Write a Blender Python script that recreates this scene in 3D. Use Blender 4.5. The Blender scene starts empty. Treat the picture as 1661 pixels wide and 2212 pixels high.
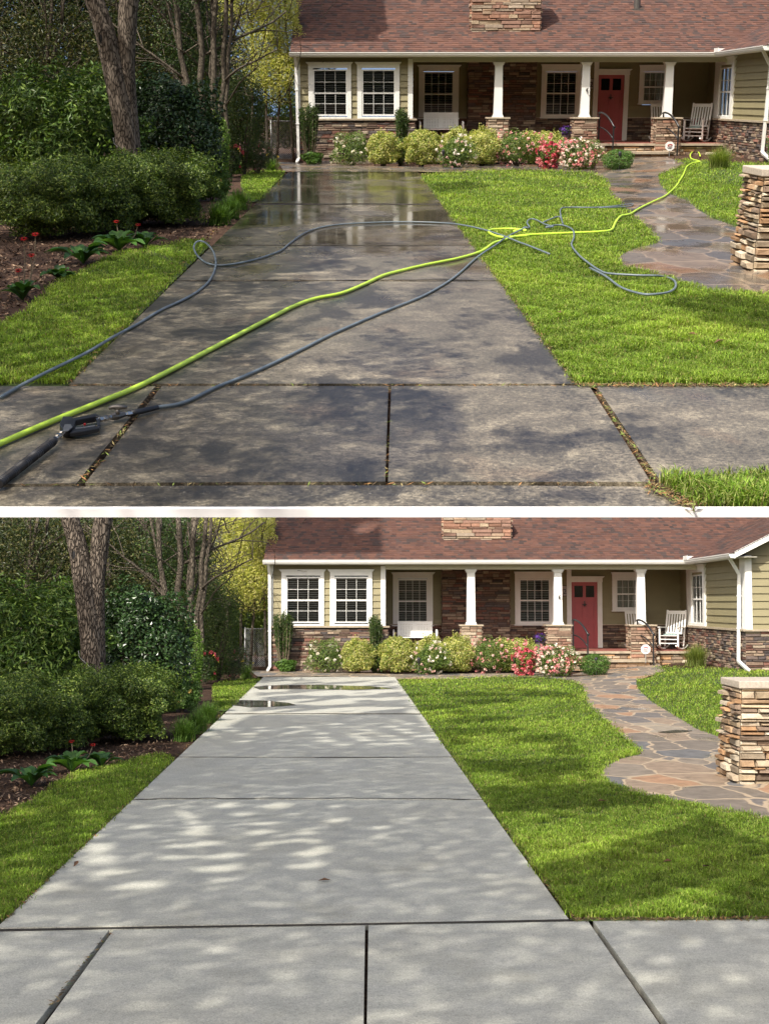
import bpy, bmesh, math
import numpy as np
from mathutils import Vector, Matrix
from mathutils.geometry import tessellate_polygon
R = math.radians
scene = bpy.context.scene
COL = scene.collection

# ---------------------------------------------------------------- camera, sky, sun, exposure
FPX, CX, CY = 3000.0, 830.5, 1106.0            # focal length and centre in photo units (1661 x 2212)
HB, HA = 2.1, 1.92                             # eye heights over the lower and the upper yard
THB = math.atan((1303 - CY) / FPX)             # lower yard: camera looks up a little
THA = -math.atan((CY - 213) / FPX)             # upper yard lies on a slope tilted towards the viewer
cam_d = bpy.data.cameras.new('camera'); cam = bpy.data.objects.new('camera', cam_d); COL.objects.link(cam)
cam.location = (0, 0, HB); cam.rotation_euler = (R(90) + THB, 0, 0)
cam_d.sensor_fit = 'HORIZONTAL'; cam_d.sensor_width = 36; cam_d.lens = FPX / 1661 * 36
cam_d.clip_start = 0.1; cam_d.clip_end = 6000
scene.camera = cam
SUN = Vector((-.343, -.646, .682)).normalized()
w = bpy.data.worlds.new('World'); scene.world = w; w.use_nodes = True
nt = w.node_tree; bg = nt.nodes['Background']
sky = nt.nodes.new('ShaderNodeTexSky'); sky.sky_type = 'NISHITA'; sky.sun_disc = False
sky.sun_elevation = math.asin(SUN.z); sky.sun_rotation = math.atan2(SUN.x, SUN.y) % (2 * math.pi)
sky.air_density = 1.0; sky.dust_density = 5.0; sky.ozone_density = 1.0
nt.links.new(sky.outputs[0], bg.inputs[0]); bg.inputs[1].default_value = 0.15
sd = bpy.data.lights.new('sun', 'SUN'); sd.energy = 4.3; sd.angle = R(0.53); sd.color = (1, .94, .84)
so = bpy.data.objects.new('sun', sd); COL.objects.link(so); so.rotation_euler = SUN.to_track_quat('Z', 'Y').to_euler()
so.location = (-30, -50, 60)
scene.view_settings.view_transform = 'Standard'; scene.view_settings.look = 'None'
scene.view_settings.exposure = 0.45; scene.view_settings.gamma = 1
scene.cycles.max_bounces = 6; scene.cycles.diffuse_bounces = 3; scene.cycles.glossy_bounces = 3
scene.cycles.transparent_max_bounces = 12; scene.cycles.transmission_bounces = 4
scene.cycles.caustics_reflective = False; scene.cycles.caustics_refractive = False

# the upper yard stands on a slope far behind the lower one
SC = 9.0
MA = Matrix.Translation((0, 0, HB)) @ Matrix.Rotation(THB - THA, 4, 'X') @ Matrix.Scale(SC, 4) @ Matrix.Translation((0, 0, -HA))
SUNA = (Matrix.Rotation(-(THB - THA), 3, 'X') @ SUN)

def smooth(t):
    t = np.clip(t, 0, 1); return t * t * (3 - 2 * t)
def terr(X, Y): return .30 * smooth((X - 5.5) / 4.0) * smooth((Y - 28) / 8.0)

class View:
    def __init__(s, th, h): s.th, s.h = th, h; s.c, s.s = math.cos(th), math.sin(th)
    def ray(s, x, y):
        r = (x - CX) / FPX; u = (CY - y) / FPX
        return r, s.c - u * s.s, s.s + u * s.c
    def P(s, x, y, Y):                     # photo point at distance Y
        r, f, z = s.ray(x, y); return np.array([r * Y / f, Y, s.h + z * Y / f])
    def G(s, x, y, dz=0.0):                # photo point on the ground
        x = np.asarray(x, float); y = np.asarray(y, float)
        r, f, z = s.ray(x, y); z = np.minimum(z, -.004); g = 0 * x
        for _ in range(6):
            t = (g + dz - s.h) / z; g = terr(r * t, f * t)
        return np.stack([r * t, f * t, g + dz], -1)
    def proj(s, p):
        p = np.asarray(p, float); X, Y, Z = p[..., 0], p[..., 1], p[..., 2] - s.h
        d = Y * s.c + Z * s.s; u = -Y * s.s + Z * s.c
        return CX + FPX * X / d, CY - FPX * u / d
    def ppm(s, p):
        p = np.asarray(p, float); return FPX / (p[1] * s.c + (p[2] - s.h) * s.s)
VB, VA = View(THB, HB), View(THA, HA)
def mapA(X, Y):                            # where a thing of the lower yard stands in the upper one
    x, y = VB.proj((X, Y, 0.)); ks = [1448, 1466, 1603, 1985]
    dy = np.interp(y, [1448, 1466, 1603, 1637, 1985], [-1098.5, -1095, -1117, -1124, -1158])
    a = np.interp(y, ks, [58, 59, 112, 139.4]); b = np.interp(y, ks, [0, -.01, -.09, -.1016])
    yy = y + dy; p = VA.G(x + a + b * x, max(yy, 300.0))
    p = np.array([p[0], p[1], 0.]); s = VB.ppm((X, Y, 0.)) / VA.ppm(p)
    if y < 1448: s = VB.ppm((X, Y, 0.)) / VA.ppm(p)
    return p, s

# ---------------------------------------------------------------- mesh builder
class MB:
    def __init__(s): s.V = []; s.L = []; s.N = []; s.C = []; s.n = 0
    def add(s, V, F, col=(.5, .5, .5)):
        V = np.asarray(V, float).reshape(-1, 3)
        if isinstance(F, np.ndarray): L = F.ravel(); N = np.full(len(F), F.shape[1])
        else: L = np.array([i for f in F for i in f]); N = np.array([len(f) for f in F])
        c = np.asarray(col, float)
        if c.ndim == 1: c = np.tile(c, (len(N), 1))
        s.V.append(V); s.L.append(L + s.n); s.N.append(N); s.C.append(c); s.n += len(V); return s
    def box(s, x0, x1, y0, y1, z0, z1, col=(.5, .5, .5)):
        v = [(x, y, z) for z in (z0, z1) for y in (y0, y1) for x in (x0, x1)]
        return s.add(v, [[0, 2, 3, 1], [4, 5, 7, 6], [0, 1, 5, 4], [2, 6, 7, 3], [0, 4, 6, 2], [1, 3, 7, 5]], col)
    def bar(s, a, b, w_, t_, col=(.5, .5, .5), up=(0, 0, 1)):   # rectangular bar a to b
        a, b = Vector(a), Vector(b); d = (b - a).normalized(); u = Vector(up)
        if abs(d.dot(u)) > .97: u = Vector((0, 1, 0))
        r = d.cross(u).normalized() * w_ / 2; q = r.cross(d).normalized() * t_ / 2
        v = [tuple(p + i * r + j * q) for p in (a, b) for i, j in ((-1, -1), (1, -1), (1, 1), (-1, 1))]
        return s.add(v, [[0, 1, 2, 3], [7, 6, 5, 4], [0, 4, 5, 1], [1, 5, 6, 2], [2, 6, 7, 3], [3, 7, 4, 0]], col)
    def tube(s, P, rad, seg=10, col=(.5, .5, .5), caps=True, rough=0, rng=None):
        P = np.asarray(P, float); k = len(P); rad = np.broadcast_to(np.asarray(rad, float), (k,))
        T = np.gradient(P, axis=0); T /= np.linalg.norm(T, axis=1)[:, None] + 1e-9
        ref = np.array([0, 0, 1.]) if abs(T[0][2]) < .9 else np.array([0, 1., 0]); V = []
        ang = np.linspace(0, 2 * np.pi, seg, endpoint=False)
        for i in range(k):
            a = np.cross(T[i], ref); a /= np.linalg.norm(a) + 1e-9; b = np.cross(a, T[i]); ref = b
            r = rad[i] * (1 + (rough * rng.standard_normal(seg) if rough else 0 * ang))
            V.append(P[i] + (np.cos(ang) * r)[:, None] * a + (np.sin(ang) * r)[:, None] * b)
        V = np.concatenate(V); i = np.arange(k - 1)[:, None] * seg; j = np.arange(seg)[None]; j2 = (j + 1) % seg
        F = np.stack([i + j, i + j2, i + seg + j2, i + seg + j], -1).reshape(-1, 4)
        s.add(V, F, col)
        if caps:
            s.L.append(np.arange(seg)[::-1] + s.n - len(V)); s.N.append(np.array([seg])); s.C.append(np.array([s.C[-1][0]]))
            s.L.append(np.arange(seg) + s.n - seg); s.N.append(np.array([seg])); s.C.append(np.array([s.C[-1][0]]))
        return s
    def ball(s, c, r, col=(.5, .5, .5), n=8):
        ph = np.linspace(0, np.pi, n); th = np.linspace(0, 2 * np.pi, 2 * n, endpoint=False)
        r = np.broadcast_to(np.asarray(r, float), (3,))
        V = [(c[0] + r[0] * math.sin(p) * math.cos(t), c[1] + r[1] * math.sin(p) * math.sin(t), c[2] + r[2] * math.cos(p)) for p in ph for t in th]
        m = 2 * n; F = [[i * m + j, i * m + (j + 1) % m, (i + 1) * m + (j + 1) % m, (i + 1) * m + j] for i in range(n - 1) for j in range(m)]
        return s.add(V, F, col)
    def build(s, name, mat, parent=None, smooth=False, loc=None):
        me = bpy.data.meshes.new(name)
        V = np.concatenate(s.V); L = np.concatenate(s.L).astype(np.int32); N = np.concatenate(s.N).astype(np.int32); C = np.concatenate(s.C)
        me.vertices.add(len(V)); me.vertices.foreach_set('co', V.ravel().astype(np.float32))
        me.loops.add(len(L)); me.loops.foreach_set('vertex_index', L)
        me.polygons.add(len(N)); me.polygons.foreach_set('loop_start', np.concatenate([[0], np.cumsum(N)[:-1]]).astype(np.int32))
        me.update(calc_edges=True)
        at = me.attributes.new('Col', 'FLOAT_COLOR', 'FACE')
        at.data.foreach_set('color', np.concatenate([C, np.ones((len(C), 1))], 1).ravel().astype(np.float32))
        me.polygons.foreach_set('use_smooth', np.full(len(N), bool(smooth)))
        me.validate(); me.materials.append(mat)
        o = bpy.data.objects.new(name, me); COL.objects.link(o)
        if parent: o.parent = parent
        if loc is not None: o.location = loc
        return o

def leaf_add(mb, pos, nrm, L, W, col, rng, fold=.25, droop=None):
    """n folded leaves: base, side, tip, side"""
    n = len(pos); nrm = nrm / (np.linalg.norm(nrm, axis=1)[:, None] + 1e-9)
    r = rng.standard_normal((n, 3))
    if droop is not None: r = r + droop
    d = r - nrm * (r * nrm).sum(1)[:, None]; d /= np.linalg.norm(d, axis=1)[:, None] + 1e-9
    sdir = np.cross(nrm, d); L = np.broadcast_to(L, (n,))[:, None] * rng.uniform(.7, 1.25, (n, 1)); W = np.broadcast_to(W, (n,))[:, None] * rng.uniform(.75, 1.2, (n, 1))
    a = pos - d * L / 2; b = pos + sdir * W / 2 + nrm * W * fold - d * L * .05; c = pos + d * L / 2; e = pos - sdir * W / 2 + nrm * W * fold - d * L * .05
    V = np.stack([a, b, c, e], 1).reshape(-1, 3); F = np.arange(4 * n).reshape(n, 4)
    F = np.concatenate([F[:, [0, 1, 2]], F[:, [0, 2, 3]]]); mb.add(V, F, np.concatenate([col, col]))

def pick(cols, n, rng, var=.18):
    c = np.asarray(cols, float)[rng.integers(0, len(cols), n)]
    return np.clip(c * (1 + var * rng.standard_normal((n, 1))), .002, .95)

def blob_points(c, rad, n, rng, shell=.55, amp=.35, lumps=14, q=9, zmin=None, box=0.0):
    d = rng.standard_normal((n, 3)); d /= np.linalg.norm(d, axis=1)[:, None]
    ld = rng.standard_normal((lumps, 3)); ld /= np.linalg.norm(ld, axis=1)[:, None]
    g = np.exp(-(1 - d @ ld.T) * q).max(1)
    r = (shell + (1 - shell) * rng.random(n) ** .6) * (1 - amp * .6 + amp * g)
    if box: r = r * (1 - box + box / np.abs(d).max(1).clip(.55, 1))
    p = np.asarray(c) + d * r[:, None] * np.asarray(rad)
    if zmin is not None: k = p[:, 2] > zmin; p, d = p[k], d[k]
    return p, d

# ---------------------------------------------------------------- materials
def newmat(name):
    m = bpy.data.materials.new(name); m.use_nodes = True; t = m.node_tree
    return m, t, t.nodes['Principled BSDF'], t.nodes, t.links
def node(ns, typ, **k):
    n = ns.new(typ)
    for a, b in k.items(): setattr(n, a, b)
    return n
def coords(ns, ls, scale=(1, 1, 1), src='Object'):
    tc = ns.new('ShaderNodeTexCoord'); mp = ns.new('ShaderNodeMapping'); mp.inputs['Scale'].default_value = scale
    ls.new(tc.outputs[src], mp.inputs['Vector']); return mp.outputs[0]
def noise(ns, ls, vec, scale, detail=4, rough=.55):
    n = ns.new('ShaderNodeTexNoise'); n.inputs['Scale'].default_value = scale; n.inputs['Detail'].default_value = detail
    n.inputs['Roughness'].default_value = rough; ls.new(vec, n.inputs['Vector']); return n.outputs['Fac']
def ramp(ns, ls, fac, stops, interp='LINEAR'):
    r = ns.new('ShaderNodeValToRGB'); r.color_ramp.interpolation = interp
    e = r.color_ramp.elements
    while len(e) < len(stops): e.new(.5)
    for i, (p, c) in enumerate(stops):
        e[i].position = p; e[i].color = (*c, 1) if not isinstance(c, (int, float)) else (c, c, c, 1)
    ls.new(fac, r.inputs[0]); return r.outputs[0]
def mix(ns, ls, fac, a, b, mode='MIX'):
    m = ns.new('ShaderNodeMix'); m.data_type = 'RGBA'; m.blend_type = mode
    for sock, v in ((m.inputs[0], fac), (m.inputs[6], a), (m.inputs[7], b)):
        if isinstance(v, (int, float)): sock.default_value = v if sock == m.inputs[0] else (v, v, v, 1)
        elif isinstance(v, tuple): sock.default_value = (*v, 1)
        else: ls.new(v, sock)
    return m.outputs[2]
def bump(ns, ls, h, st, dist, bs):
    b = ns.new('ShaderNodeBump'); b.inputs['Strength'].default_value = st; b.inputs['Distance'].default_value = dist
    ls.new(h, b.inputs['Height']); ls.new(b.outputs[0], bs.inputs['Normal']); return b
def plain(name, col, rough=.5, metal=0, var=.08, nscale=6, bmp=0, spec=.5):
    m, t, b, ns, ls = newmat(name); v = coords(ns, ls); f = noise(ns, ls, v, nscale)
    c0 = tuple(x * (1 - var) for x in col); c1 = tuple(min(1, x * (1 + var)) for x in col)
    ls.new(ramp(ns, ls, f, [(.3, c0), (.7, c1)]), b.inputs['Base Color']); b.inputs['Roughness'].default_value = rough
    b.inputs['Metallic'].default_value = metal; b.inputs['Specular IOR Level'].default_value = spec
    if bmp: bump(ns, ls, noise(ns, ls, v, nscale * 8), .4, bmp, b)
    return m
def attr(name, rough=.8, nscale=20, var=.3, bmp=.004, spec=.3):
    m, t, b, ns, ls = newmat(name); a = ns.new('ShaderNodeAttribute'); a.attribute_name = 'Col'
    v = coords(ns, ls); f = noise(ns, ls, v, nscale, 6, .65)
    ls.new(mix(ns, ls, 1.0, a.outputs['Color'], ramp(ns, ls, f, [(.25, 1 - var), (.75, 1 + 0 * var)]), 'MULTIPLY'), b.inputs['Base Color'])
    b.inputs['Roughness'].default_value = rough; b.inputs['Specular IOR Level'].default_value = spec
    if bmp: bump(ns, ls, f, .7, bmp, b)
    return m
def leafmat(name, transl=.35, rough=.45, spec=.4, tint=(1.3, 1.35, .5)):
    m, t, b, ns, ls = newmat(name); a = ns.new('ShaderNodeAttribute'); a.attribute_name = 'Col'
    ls.new(a.outputs['Color'], b.inputs['Base Color']); b.inputs['Roughness'].default_value = rough; b.inputs['Specular IOR Level'].default_value = spec
    tr = ns.new('ShaderNodeBsdfTranslucent'); ls.new(mix(ns, ls, 1.0, a.outputs['Color'], tint, 'MULTIPLY'), tr.inputs[0])
    mx = ns.new('ShaderNodeMixShader'); mx.inputs[0].default_value = transl
    ls.new(b.outputs[0], mx.inputs[1]); ls.new(tr.outputs[0], mx.inputs[2]); ls.new(mx.outputs[0], ns['Material Output'].inputs[0]); return m

M = {}
M['white'] = plain('white paint', (.80, .80, .77), .4, var=.03)
M['edge'] = plain('white kerb paint', (.9, .9, .9), .7, var=.01)
M['siding'] = plain('tan siding', (.255, .225, .125), .6, var=.06, nscale=3)
M['beige'] = plain('beige fascia', (.55, .52, .38), .5, var=.04)
M['ceil'] = plain('porch ceiling paint', (.45, .43, .36), .6)
M['stone'] = attr('ledge stone', .85, 14, .45, .012)
M['roof'] = attr('shingle', .9, 60, .35, .004)
M['mortar'] = plain('dark mortar', (.05, .042, .035), .95)  # one even dark brown
M['cap'] = plain('cast stone cap', (.36, .30, .22), .8, var=.2, bmp=.006)
M['door'] = plain('red door paint', (.40, .075, .085), .4, var=.05)
M['black'] = plain('black metal', (.018, .018, .02), .35, spec=.5)
M['interior'] = plain('unlit black', (.012, .012, .013), .9)  # near-black colour that stands for unlit hollows
M['blind'] = plain('blind slat', (.5, .5, .48), .6)
M['curtain'] = plain('curtain cloth', (.5, .48, .42), .9)
M['dirt'] = plain('joint dirt', (.03, .025, .018), .95, var=.5, nscale=30, bmp=.01)
M['bark'] = None
M['leaf'] = leafmat('foliage', .3)
M['glossleaf'] = leafmat('glossy foliage', .12, .3, .5)
M['grass'] = leafmat('grass blade', .38, .55, .25)
M['petal'] = leafmat('petal', .3, .6, .2, (1.1, 1, 1))
M['plastic_black'] = plain('black plastic', (.012, .012, .014), .45)
M['chrome'] = plain('steel fitting', (.55, .54, .52), .25, 1)
M['cast'] = plain('cast metal valve', (.16, .15, .14), .45, .7)
M['yellow'] = plain('yellow green hose', (.50, .72, .06), .38, var=.07, nscale=3)
M['grey_hose'] = plain('grey hose', (.13, .165, .19), .4, var=.15)
M['silver'] = plain('grey plate', (.16, .165, .17), .4, .3)
M['wood_dark'] = plain('bare twig', (.06, .045, .032), .9, var=.3)
M['twig'] = plain('pale twig', (.17, .13, .09), .9, var=.3)
M['galv'] = plain('galvanised wire', (.35, .36, .36), .5, .6)
M['cushion'] = plain('patterned cushion', (.25, .33, .32), .9, var=.5, nscale=25)
M['red'] = plain('red plastic', (.45, .02, .02), .4)
M['terra'] = plain('grey pot', (.1, .09, .09), .7)
M['signwhite'] = plain('sign white', (.8, .8, .8), .4, var=.01)

def m_glass():
    m, t, b, ns, ls = newmat('window glass'); g = ns.new('ShaderNodeBsdfGlossy'); g.inputs['Roughness'].default_value = .02
    tr = ns.new('ShaderNodeBsdfTransparent'); tr.inputs[0].default_value = (.78, .82, .82, 1)
    fr = ns.new('ShaderNodeFresnel'); fr.inputs[0].default_value = 1.6
    mx = ns.new('ShaderNodeMixShader'); ls.new(fr.outputs[0], mx.inputs[0]); ls.new(tr.outputs[0], mx.inputs[1]); ls.new(g.outputs[0], mx.inputs[2])
    ls.new(mx.outputs[0], ns['Material Output'].inputs[0]); return m
M['glass'] = m_glass()
def m_bark(name, c0, c1, c2):
    m, t, b, ns, ls = newmat(name); v = coords(ns, ls, (1, 1, .28))
    vo = ns.new('ShaderNodeTexVoronoi'); vo.feature = 'DISTANCE_TO_EDGE'; vo.inputs['Scale'].default_value = 26
    nz = ns.new('ShaderNodeTexNoise'); nz.inputs['Scale'].default_value = 9; ls.new(v, nz.inputs['Vector'])
    ad = ns.new('ShaderNodeVectorMath'); ad.operation = 'MULTIPLY_ADD'; ls.new(nz.outputs['Color'], ad.inputs[0]); ad.inputs[1].default_value = (.12, .12, .12); ls.new(v, ad.inputs[2])
    ls.new(ad.outputs[0], vo.inputs['Vector'])
    f = ramp(ns, ls, vo.outputs['Distance'], [(0, 0.0), (.22, 1.0)])
    c = mix(ns, ls, f, c0, mix(ns, ls, noise(ns, ls, v, 14), c1, c2)); ls.new(c, b.inputs['Base Color'])
    b.inputs['Roughness'].default_value = .9; b.inputs['Specular IOR Level'].default_value = .15; bump(ns, ls, f, 1, .02, b); return m
M['bark'] = m_bark('furrowed bark', (.018, .014, .011), (.09, .07, .055), (.30, .25, .20))
M['bark2'] = m_bark('thin bark', (.04, .034, .026), (.11, .09, .068), (.18, .155, .12))
def m_concrete(name, wet):
    m, t, b, ns, ls = newmat(name); v = coords(ns, ls)
    big = noise(ns, ls, v, .55, 5, .6); mid = noise(ns, ls, v, 3.2, 6, .65); fine = noise(ns, ls, v, 95, 3, .8); sp = noise(ns, ls, v, 45, 2, .9)
    if not wet:
        c = ramp(ns, ls, mid, [(.3, (.40, .40, .345)), (.7, (.50, .495, .43))])
        c = mix(ns, ls, ramp(ns, ls, big, [(.45, 0.0), (.7, .5)]), c, (.42, .405, .33))
        c = mix(ns, ls, 1.0, c, ramp(ns, ls, fine, [(.3, .55), (.5, 1.0), (.66, 1.25)]), 'MULTIPLY')
        wv = ns.new('ShaderNodeTexWave'); wv.inputs['Scale'].default_value = 2.2; wv.inputs['Distortion'].default_value = 5; wv.inputs['Detail'].default_value = 3; wv.bands_direction = 'Y'; ls.new(v, wv.inputs['Vector'])
        c = mix(ns, ls, 1.0, c, ramp(ns, ls, wv.outputs['Fac'], [(.0, .985), (1, 1.01)]), 'MULTIPLY'); gr = noise(ns, ls, v, 28, 4, .85)
        c = mix(ns, ls, 1.0, c, ramp(ns, ls, gr, [(.33, .78), (.5, 1.0), (.66, 1.16)]), 'MULTIPLY')
        st = noise(ns, ls, coords(ns, ls, (1, .5, 1)), 1.4, 6, .65); c = mix(ns, ls, ramp(ns, ls, st, [(.56, 0.0), (.72, .4)]), c, (.27, .25, .19))
        c = mix(ns, ls, ramp(ns, ls, sp, [(.66, 0.0), (.72, .55)]), c, (.75, .74, .70))
        c = mix(ns, ls, ramp(ns, ls, sp, [(.27, .6), (.33, 0.0)]), c, (.10, .10, .09))
        ls.new(c, b.inputs['Base Color']); b.inputs['Roughness'].default_value = .8; b.inputs['Specular IOR Level'].default_value = .3
        bump(ns, ls, fine, .3, .003, b)
    else:
        c = ramp(ns, ls, mid, [(.3, (.085, .071, .049)), (.5, (.165, .140, .101)), (.7, (.34, .29, .205))])
        c = mix(ns, ls, ramp(ns, ls, big, [(.4, 0.0), (.62, .65)]), c, (.10, .088, .062))
        rust = noise(ns, ls, coords(ns, ls, (1, .6, 1)), 1.3, 4)
        c = mix(ns, ls, ramp(ns, ls, rust, [(.58, 0.0), (.75, .4)]), c, (.19, .11, .06))
        gr = noise(ns, ls, v, 30, 4, .85); blot = noise(ns, ls, coords(ns, ls, (1, .55, 1)), 1.1, 6, .7)
        c = mix(ns, ls, ramp(ns, ls, blot, [(.42, .85), (.50, 0.0)]), c, (.035, .03, .022))
        c = mix(ns, ls, ramp(ns, ls, blot, [(.60, 0.0), (.76, .55)]), c, (.36, .31, .21))
        c = mix(ns, ls, 1.0, c, ramp(ns, ls, fine, [(.3, .35), (.5, .95), (.68, 1.5)]), 'MULTIPLY')
        c = mix(ns, ls, 1.0, c, ramp(ns, ls, gr, [(.36, .38), (.5, .95), (.63, 1.7)]), 'MULTIPLY')
        c = mix(ns, ls, ramp(ns, ls, sp, [(.64, 0.0), (.72, .5)]), c, (.55, .5, .42))
        ls.new(c, b.inputs['Base Color'])
        # wetness grows with distance up the drive where the water still stands
        sx = ns.new('ShaderNodeSeparateXYZ'); ls.new(coords(ns, ls), sx.inputs[0])
        mr = ns.new('ShaderNodeMapRange'); mr.inputs[1].default_value = 11; mr.inputs[2].default_value = 24; ls.new(sx.outputs[1], mr.inputs[0])
        pud = noise(ns, ls, coords(ns, ls, (1, .45, 1)), .75, 5, .55)
        ad = ns.new('ShaderNodeMath'); ad.operation = 'MULTIPLY_ADD'; ls.new(mr.outputs[0], ad.inputs[0]); ad.inputs[1].default_value = .30; ls.new(pud, ad.inputs[2])
        wetf = ramp(ns, ls, ad.outputs[0], [(.60, 0.0), (.82, 1.0)])
        ro = ramp(ns, ls, wetf, [(0, .36), (1, .09)]); ls.new(ro, b.inputs['Roughness']); b.inputs['Specular IOR Level'].default_value = .7; b.inputs['Specular Tint'].default_value = (.92, .96, 1, 1)
        bp = bump(ns, ls, mix(ns, ls, .5, fine, gr), .35, .007, b)
        inv = ns.new('ShaderNodeMath'); inv.operation = 'MULTIPLY_ADD'; ls.new(wetf, inv.inputs[0]); inv.inputs[1].default_value = -.42; inv.inputs[2].default_value = .45
        ls.new(inv.outputs[0], bp.inputs['Strength'])
        ls.new(mix(ns, ls, wetf, c, mix(ns, ls, .6, c, (.02, .018, .013), 'MIX')), b.inputs['Base Color'])
    return m
M['dry'] = m_concrete('washed concrete', False); M['wet'] = m_concrete('soaked concrete', True)
def m_flag(name, wet):
    m, t, b, ns, ls = newmat(name); v0 = coords(ns, ls)
    nz = ns.new('ShaderNodeTexNoise'); nz.inputs['Scale'].default_value = 1.6; ls.new(v0, nz.inputs['Vector'])
    ad = ns.new('ShaderNodeVectorMath'); ad.operation = 'MULTIPLY_ADD'; ls.new(nz.outputs['Color'], ad.inputs[0]); ad.inputs[1].default_value = (.35, .5, 0); ls.new(v0, ad.inputs[2])
    mp = ns.new('ShaderNodeMapping'); mp.inputs['Scale'].default_value = (1.45, .8, .001); ls.new(ad.outputs[0], mp.inputs['Vector'])
    ve = ns.new('ShaderNodeTexVoronoi'); ve.feature = 'DISTANCE_TO_EDGE'; vc = ns.new('ShaderNodeTexVoronoi'); vc.feature = 'F1'
    for n in (ve, vc): n.inputs['Scale'].default_value = 1.15; ls.new(mp.outputs[0], n.inputs['Vector'])
    sp = ns.new('ShaderNodeSeparateColor'); ls.new(vc.outputs['Color'], sp.inputs[0])
    k = .55 if wet else .85
    pal = [(.0, (.16, .135, .11)), (.22, (.20, .165, .13)), (.38, (.125, .122, .12)), (.55, (.24, .18, .13)), (.72, (.14, .125, .115)), (.88, (.30, .18, .11)), (.96, (.26, .22, .17))]
    c = ramp(ns, ls, sp.outputs[0], [(p, tuple(x * k * 1.25 for x in q)) for p, q in pal], 'CONSTANT')
    f = noise(ns, ls, v0, 5, 6, .65); c = mix(ns, ls, 1.0, c, ramp(ns, ls, f, [(.25, .65), (.75, 1.35)]), 'MULTIPLY')
    e = ramp(ns, ls, ve.outputs['Distance'], [(.018, 0.0), (.035, 1.0)])
    c = mix(ns, ls, e, tuple(x * (k + .0) for x in ((.46, .35, .25) if wet else (.46, .36, .25))), c); ls.new(c, b.inputs['Base Color'])
    pd = noise(ns, ls, coords(ns, ls, (1, .6, 1)), 1.1, 4)
    ro = ramp(ns, ls, pd, [(.42, .38), (.58, .12)] if wet else [(.55, .6), (.68, .15)]); ls.new(ro, b.inputs['Roughness'])
    b.inputs['Specular IOR Level'].default_value = .55 if wet else .35
    hh = mix(ns, ls, e, (0.0, 0.0, 0.0), ramp(ns, ls, f, [(0, .75), (1, 1.0)])); bump(ns, ls, hh, .6, .012, b); return m
M['flag_wet'] = m_flag('wet flagstone', True); M['flag_dry'] = m_flag('flagstone', False)
def m_mulch():
    m, t, b, ns, ls = newmat('bark mulch'); v = coords(ns, ls, (1, .8, 1)); f = noise(ns, ls, v, 22, 8, .8); g = noise(ns, ls, v, 2, 3)
    c = ramp(ns, ls, f, [(.3, (.02, .012, .008)), (.5, (.062, .036, .024)), (.66, (.16, .10, .065))])
    ls.new(mix(ns, ls, 1.0, c, ramp(ns, ls, g, [(.3, .6), (.7, 1.1)]), 'MULTIPLY'), b.inputs['Base Color']); b.inputs['Roughness'].default_value = .95
    b.inputs['Specular IOR Level'].default_value = .15; bump(ns, ls, f, 1, .04, b); return m
M['mulch'] = m_mulch()
M['turf'] = plain('turf soil', (.045, .07, .015), .95, var=.5, nscale=12, bmp=.02)
def m_brick():
    m, t, b, ns, ls = newmat('porch brick'); br = ns.new('ShaderNodeTexBrick'); ls.new(coords(ns, ls), br.inputs['Vector'])
    br.inputs['Color1'].default_value = (.30, .07, .045, 1); br.inputs['Color2'].default_value = (.22, .055, .04, 1); br.inputs['Mortar'].default_value = (.2, .16, .14, 1)
    br.inputs['Scale'].default_value = 5; br.inputs['Mortar Size'].default_value = .02; ls.new(br.outputs[0], b.inputs['Base Color']); b.inputs['Roughness'].default_value = .7; return m
M['brick'] = m_brick()
def m_water():
    m, t, b, ns, ls = newmat('puddle water'); b.inputs['Base Color'].default_value = (.12, .12, .10, 1); b.inputs['Roughness'].default_value = .03
    b.inputs['Specular IOR Level'].default_value = .6; bump(ns, ls, noise(ns, ls, coords(ns, ls), 9), .1, .004, b); return m
M['water'] = m_water()

# ---------------------------------------------------------------- things, parts, copies
def tag(o, label=None, cat=None, group=None, kind=None):
    if label: o['label'] = label
    if cat: o['category'] = cat
    if group: o['group'] = group
    if kind: o['kind'] = kind
    return o
def empty(name, X=0, Y=0, z=0, rz=0):
    o = bpy.data.objects.new(name, None); COL.objects.link(o); o.location = (X, Y, z); o.rotation_euler = (0, 0, rz); o.empty_display_size = .2; return o
def copy_tree(o, parent=None):
    c = o.copy(); COL.objects.link(c); c.parent = parent
    for ch in list(o.children): copy_tree(ch, c)
    return c
UP, LOW = ', upper photo', ', lower photo'
def local(root): return Matrix.Translation(root.location) @ root.rotation_euler.to_matrix().to_4x4() @ Matrix.Diagonal((*root.scale, 1))
def finish(root, label, cat, group=None, A=None, alabel=None, ascale=1.0, tall=False, onlyB=False, zoff=None):
    """label the lower-yard thing and stand its twin in the upper yard"""
    tag(root, label + LOW, cat, group)
    if not onlyB:
        c = copy_tree(root)
        if A is None: p, s = mapA(root.location.x, root.location.y)
        else: p, s = A
        z = root.location.z * .96 if zoff is None else zoff
        rz = root.rotation_euler.z; sc = root.scale.x * s * ascale
        c.matrix_world = MA @ (Matrix.Translation((p[0], p[1], z)) @ Matrix.Rotation(rz, 4, 'Z') @ Matrix.Diagonal((sc, sc, sc * .96, 1)))
        c['label'] = (alabel or label) + UP
    if tall: clip_tree(root)
    return root
CUT = (HB, math.tan(THB - math.atan(11.5 / FPX)))       # the lower yard's growth and roofs end below the upper terrace
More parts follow.
